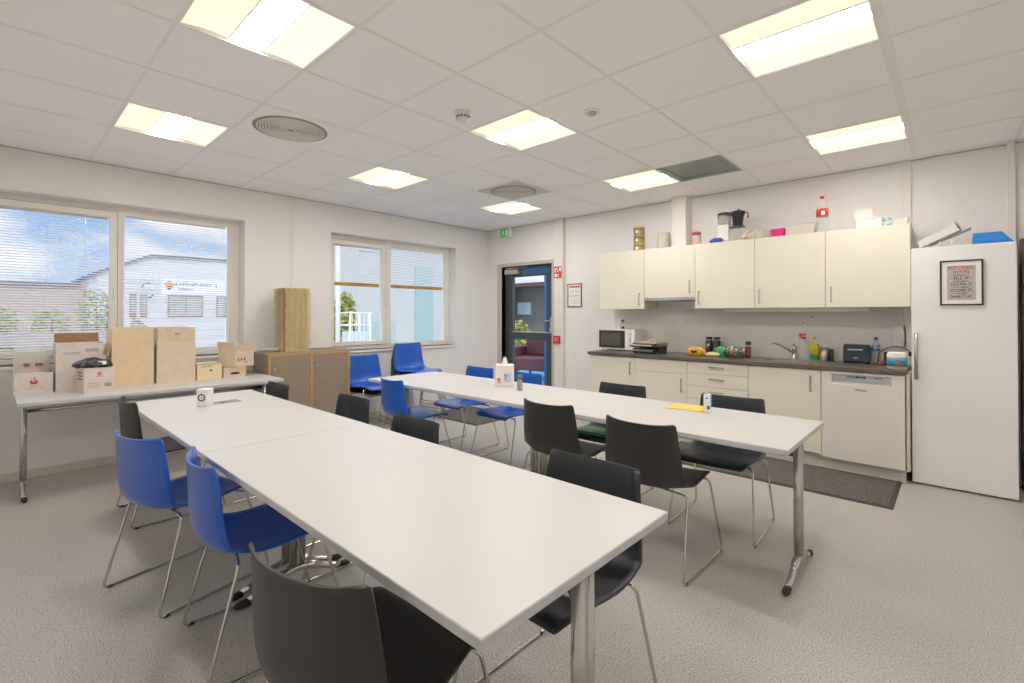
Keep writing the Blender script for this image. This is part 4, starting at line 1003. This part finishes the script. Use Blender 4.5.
m = MB().tube([(.0,5.05,2.72+zb),(.4,5.05,2.86+zb),(.4,5.3,2.9+zb)], .04).tube([(.0,5.35,2.2+zb),(.3,5.45,2.3+zb)], .05); m.build('wall_lamp', mat('lamp_grey','6E6A66',.5), wb)
# brick building with tiled roof
bb_ = thing('brick_building', 'long red-brown brick building behind the yard trees', 'building', (-34, 0, GZ))
brick = bpy.data.materials.new('brick'); brick.use_nodes = True; nt = brick.node_tree
bt = nt.nodes.new('ShaderNodeTexBrick'); bt.inputs['Scale'].default_value = 2.2; bt.inputs['Color1'].default_value = lin('B5694C'); bt.inputs['Color2'].default_value = lin('9E5840'); bt.inputs['Mortar'].default_value = lin('B8A090')
tc = nt.nodes.new('ShaderNodeTexCoord'); mp = nt.nodes.new('ShaderNodeMapping'); mp.inputs['Rotation'].default_value = (PI/2, 0, PI/2)
nt.links.new(tc.outputs['Object'], mp.inputs['Vector']); nt.links.new(mp.outputs['Vector'], bt.inputs['Vector']); nt.links.new(bt.outputs['Color'], nt.nodes['Principled BSDF'].inputs['Base Color'])
MB().box(-6, 0, -14, 3.25, 0, 2.85+zb).build('wall', brick, bb_)
MB().box(-6.2, .25, -14.2, 3.1, 2.85+zb, 3.0+zb).build('roof_edge', mat('roof_edge','6A6C70',.6), bb_)
# low fence band
tag(MB().box(-.1, .1, -14, 3.2, 0, 1.25).build('low_wall', mat('low_wall','A89A8C',.8,noise=(1.5,'9A8C7E',.3,.7)), loc=(-25, 0, GZ)), 'long low grey-beige yard wall in front of the brick building', 'wall')
# shrubs and trees
leafs = {'y': mat('leaf_yellow','B5B25C',.8,noise=(6,'93994A',.3,.65)), 'g': mat('leaf_green','8B9A55',.8,noise=(6,'6C8044',.3,.65)), 't': mat('leaf_teal','4E8A78',.8)}
def foliage(x, y, rx, ry, rz, z0, m, parent, n=260, s=.14, seed=0):
    rnd = random.Random(seed); mb = MB()
    for _ in range(n):
        while True:
            a, b, c = (rnd.uniform(-1,1) for _ in range(3))
            q = a*a+b*b+c*c
            if .25 < q < 1: break
        p = Vector((x+a*rx, y+b*ry, z0+rz+c*rz)); e = Matrix.Translation(p) @ Matrix.Rotation(rnd.uniform(0,6.28), 4, 'Z') @ Matrix.Rotation(rnd.uniform(0,3), 4, 'X')
        v = [mb.bm.verts.new(e @ Vector(t)) for t in ((-s,0,0),(0,-s*.6,.02),(s,0,0),(0,s*.6,.02))]; mb._f(v)
    return mb.build('foliage', m, parent, fix=False)
def tree(name, label, x, y, h, r, k, cat, seed, n=420):
    t = thing(name, label, cat, (x, y, GZ))
    MB().tube([(0,0,0),(.03,.02,h*.4),(0,.04,h*.75)], [.07,.055,.03], 8).tube([(0.02,.01,h*.35),(.1,.25,h*.6)], [.035,.02], 6).build('trunk', mat('bark','6B5A48',.9), t)
    foliage(0, 0, r, r, h*.36, h*.28, leafs[k], t, n, .15 if r > .7 else .09, seed)
tree('yard_tree', 'yellow-green tree in front of the brick building, right of centre in the window', -27.5, 3.0, 3.0, .70, 'y', 'tree', 1, 700)
tree('yard_tree', 'yellow-green tree at the left edge of the window view', -27.5, .15, 2.3, .55, 'y', 'tree', 2, 400)
tree('yard_tree', 'low yellow-green tree in the middle of the left window pane', -27.5, 1.6, 2.2, .62, 'y', 'tree', 3, 500)
for k, (y, h) in enumerate(((.16, 1.15), (.76, 1.0), (1.36, 1.2), (1.97, .95))):
    tree('garden_shrub', ['green shrub low outside the window above the small white box', 'green shrub low outside the window above the tall white box', 'green shrub low outside the window behind the bag box', 'green shrub beside the yard wall end'][k], -16, y, h, .27, 'g', 'shrub', 10+k, 700)
tree('garden_shrub', 'small yellow-green shrub at the foot of the white building', -27, 4.35, 1.75, .35, 'y', 'shrub', 20, 260)
# view of second window: pale neighbour wing, post, trolley, tree
wg = thing('annex_building', 'pale rendered annex wall with teal panel close outside the second window', 'building', (-11.6, 0, GZ))
MB().box(-3, 0, 6.55, 12.3, 0, 5.2).build('wall', mat('pale_render','C9C7BE',.8,noise=(1.2,'B9BFBA',.3,.7)), wg)
MB().box(0, .03, 8.35, 9.0, 0, 3.3).build('teal_panel', mat('pale_teal','9DB8B2',.6), wg)
MB().box(0, .03, 6.55, 7.7, 0, 1.7).build('teal_base', mat('grey_teal','A9BDB8',.6), wg)
MB().box(0,.05, 6.55, 7.1, 3.6, 5.2).build('blue_area', mat('pale_blue','C2D8EA',.5), wg)
w2 = thing('rear_building', 'cream building seen past the white post in the second window', 'building', (-17, 0, GZ))
MB().box(-3, 0, 6.5, 11, 0, 6).build('wall', mat('cream_render','DCCDB8',.8), w2)
MB().box(0, .05, 7.9, 8.9, 3.4, 3.5).build('ledge', mat('ledge_dark','6A5A4C',.6), w2)
tag(MB().tube([(0,0,0),(0,0,4.6)], .05, 12).build('yard_post', plastic_w, loc=(-9.9, 5.10, GZ)), 'white vertical post outside the second window', 'post')
tree('garden_shrub', 'ochre and green bush behind the white post outside the second window', -11.2, 5.95, 2.5, .30, 'y', 'shrub', 30, 600)
t = thing('roll_cage', 'white wire roll cage trolley outside the second window', 'trolley', (-10.2, 5.66, GZ))
m = MB()
for x in (-.25, .25):
    for y in (-.3, .3): m.tube([(x,y,0.08),(x,y*.8,1.95)], .022)
for z in (.3, .75, 1.2, 1.65, 1.93):
    m.tube([(-.25,-.3,z),(.25,-.3,z),(.25,.3,z),(-.25,.3,z)], .014, closed=True)
for k in range(5): m.tube([(.25,-.2+.1*k,.3),(.25,-.2+.1*k,1.93)], .009)
m.build('wire_frame', plastic_w, t)
MB().box(-.22,.22,-.26,.26,.25,.8).box(-.2,.2,-.2,.22,.85,1.5).build('folded_panels', mat('cage_panel','C9D6D8',.5), t)
m = MB()
for x in (-.25,.25):
    for y in (-.3,.3): m.cyl((x-.02,y,.05), .05, .04, 'x', 12)
m.build('castor', plastic_k, t)
# behind the glass door
lb = thing('lobby_building', 'grey clad building with pale window beyond the glass door', 'building', (-12, 13, GZ))
MB().box(-4, 6, 0, 3, 0, 2.35-GZ).build('wall', mat('dark_clad','77736F',.7,noise=(2,'676460',.3,.7)), lb)
MB().box(-4, 6, -.6, 0, 2.30-GZ, 2.43-GZ).build('canopy', mat('canopy_brown','5E4436',.6), lb)
f = MB().box(.28, .92, -.06, 0, 1.33-GZ, 1.78-GZ).build('window_frame', mat('win_alu','A9B3B8',.5), lb)
MB().box(.31, .58, -.07, -.0605, 1.36-GZ, 1.75-GZ).build('pane', mat('win_pale','B9CCD0',.3), f); MB().box(.62, .89, -.07, -.0605, 1.36-GZ, 1.75-GZ).build('pane', mat('win_pale','B9CCD0',.3), f)
struct('trim_11', MB().box(-7.6, -3.4, YK+.17, 9.6, -.02, 0), mat('cyan_floor', '3FA4CC', .35))
struct('trim_12', MB().box(-5.03, -4.90, 7.4, 9.4, 0, 2.9), mat('white_post', 'D9DCDD', .5))
struct('trim_13', MB().box(-4.86, -4.80, 6.9, 9.4, 0, 2.9), mat('bright_blue', '1C8FD6', .5))
t = thing('red_sofa', 'dark maroon upholstered sofa seen low through the glass door', 'sofa', (-6.2, 7.9, 0), R(10))
mr = mat('maroon', '5C2B2C', .6)
MB().box(-.75,.75,-.35,.35,.18,.45).build('seat', mr, t, bevel=.03); MB().box(-.75,.75,.22,.40,.45,.92).build('backrest', mr, t, bevel=.04)
MB().box(-.88,-.755,-.35,.40,.18,.66).build('armrest', mr, t, bevel=.03); MB().box(.755,.88,-.35,.40,.18,.66).build('armrest', mr, t, bevel=.03)
for x in (-.7,.7):
    for y in (-.28,.32): MB().cyl((x,y,0), .025, .18).build('leg', plastic_k, t)
tree('lobby_plant', 'leafy yellow-green bush beyond the glass door', -9.35, 10.3, 1.75, .42, 'y', 'shrub', 40, 600)

# ------------------------------------------------------------------ world
wd = bpy.data.worlds.new('sky'); bpy.context.scene.world = wd; wd.use_nodes = True; nt = wd.node_tree; bg = nt.nodes['Background']
tc = nt.nodes.new('ShaderNodeTexCoord'); mp = nt.nodes.new('ShaderNodeMapping'); mp.inputs['Scale'].default_value = (2.2, 2.2, 5.0); mp.inputs['Location'].default_value = (1.3, .4, .2)
n = nt.nodes.new('ShaderNodeTexNoise'); n.inputs['Scale'].default_value = 2.2; n.inputs['Detail'].default_value = 6; n.inputs['Roughness'].default_value = .55
nt.links.new(tc.outputs['Generated'], mp.inputs['Vector']); nt.links.new(mp.outputs['Vector'], n.inputs['Vector'])
r = nt.nodes.new('ShaderNodeValToRGB'); r.color_ramp.elements[0].position = .42; r.color_ramp.elements[1].position = .57
nt.links.new(n.outputs['Fac'], r.inputs['Fac'])
sep = nt.nodes.new('ShaderNodeSeparateXYZ'); nt.links.new(tc.outputs['Generated'], sep.inputs[0])
g = nt.nodes.new('ShaderNodeValToRGB'); g.color_ramp.elements[0].position = 0; g.color_ramp.elements[0].color = lin('B4D2F0'); g.color_ramp.elements[1].position = .30; g.color_ramp.elements[1].color = lin('4E94DC')
nt.links.new(sep.outputs['Z'], g.inputs['Fac'])
mx = nt.nodes.new('ShaderNodeMix'); mx.data_type = 'RGBA'; nt.links.new(r.outputs['Color'], mx.inputs['Factor']); nt.links.new(g.outputs['Color'], mx.inputs['A']); mx.inputs['B'].default_value = (.93, .95, 1, 1)
nt.links.new(mx.outputs['Result'], bg.inputs['Color']); 
hi = nt.nodes.new('ShaderNodeMapRange'); hi.interpolation_type = 'SMOOTHSTEP'
hi.inputs['From Min'].default_value = .22; hi.inputs['From Max'].default_value = .55; hi.inputs['To Min'].default_value = .95; hi.inputs['To Max'].default_value = 2.2  # sky brightened overhead to add cool fill light indoors
nt.links.new(sep.outputs['Z'], hi.inputs['Value']); nt.links.new(hi.outputs[0], bg.inputs['Strength'])
# sun, lighting the yard (comes from behind the building, does not enter the room)
sl = bpy.data.lights.new('sun', 'SUN'); sl.energy = 1.25; sl.angle = .05; sl.color = (1, .95, .86); so = bpy.data.objects.new('sun', sl); C.objects.link(so); so.rotation_euler = Vector((-.72, .30, -.62)).to_track_quat('-Z', 'Y').to_euler()

# ------------------------------------------------------------------ camera
cam = bpy.data.cameras.new('camera'); co = bpy.data.objects.new('camera', cam); C.objects.link(co)
co.location = (0, 0, 1.3427); co.rotation_euler = (PI/2+.0081, 0, .7471)
cam.sensor_width = 36; cam.lens = 479.79*36/1024; cam.shift_y = -(341.5-310.59)/1024; cam.clip_start = .02; cam.clip_end = 400
sc = bpy.context.scene; sc.camera = co
sc.view_settings.view_transform = 'Standard'; sc.view_settings.look = 'None'; sc.view_settings.exposure = .30; sc.view_settings.gamma = 1.14
sc.cycles.max_bounces = 8; sc.cycles.diffuse_bounces = 5; sc.cycles.transparent_max_bounces = 24; sc.cycles.use_denoising = True
sc.cycles.sample_clamp_indirect = 8
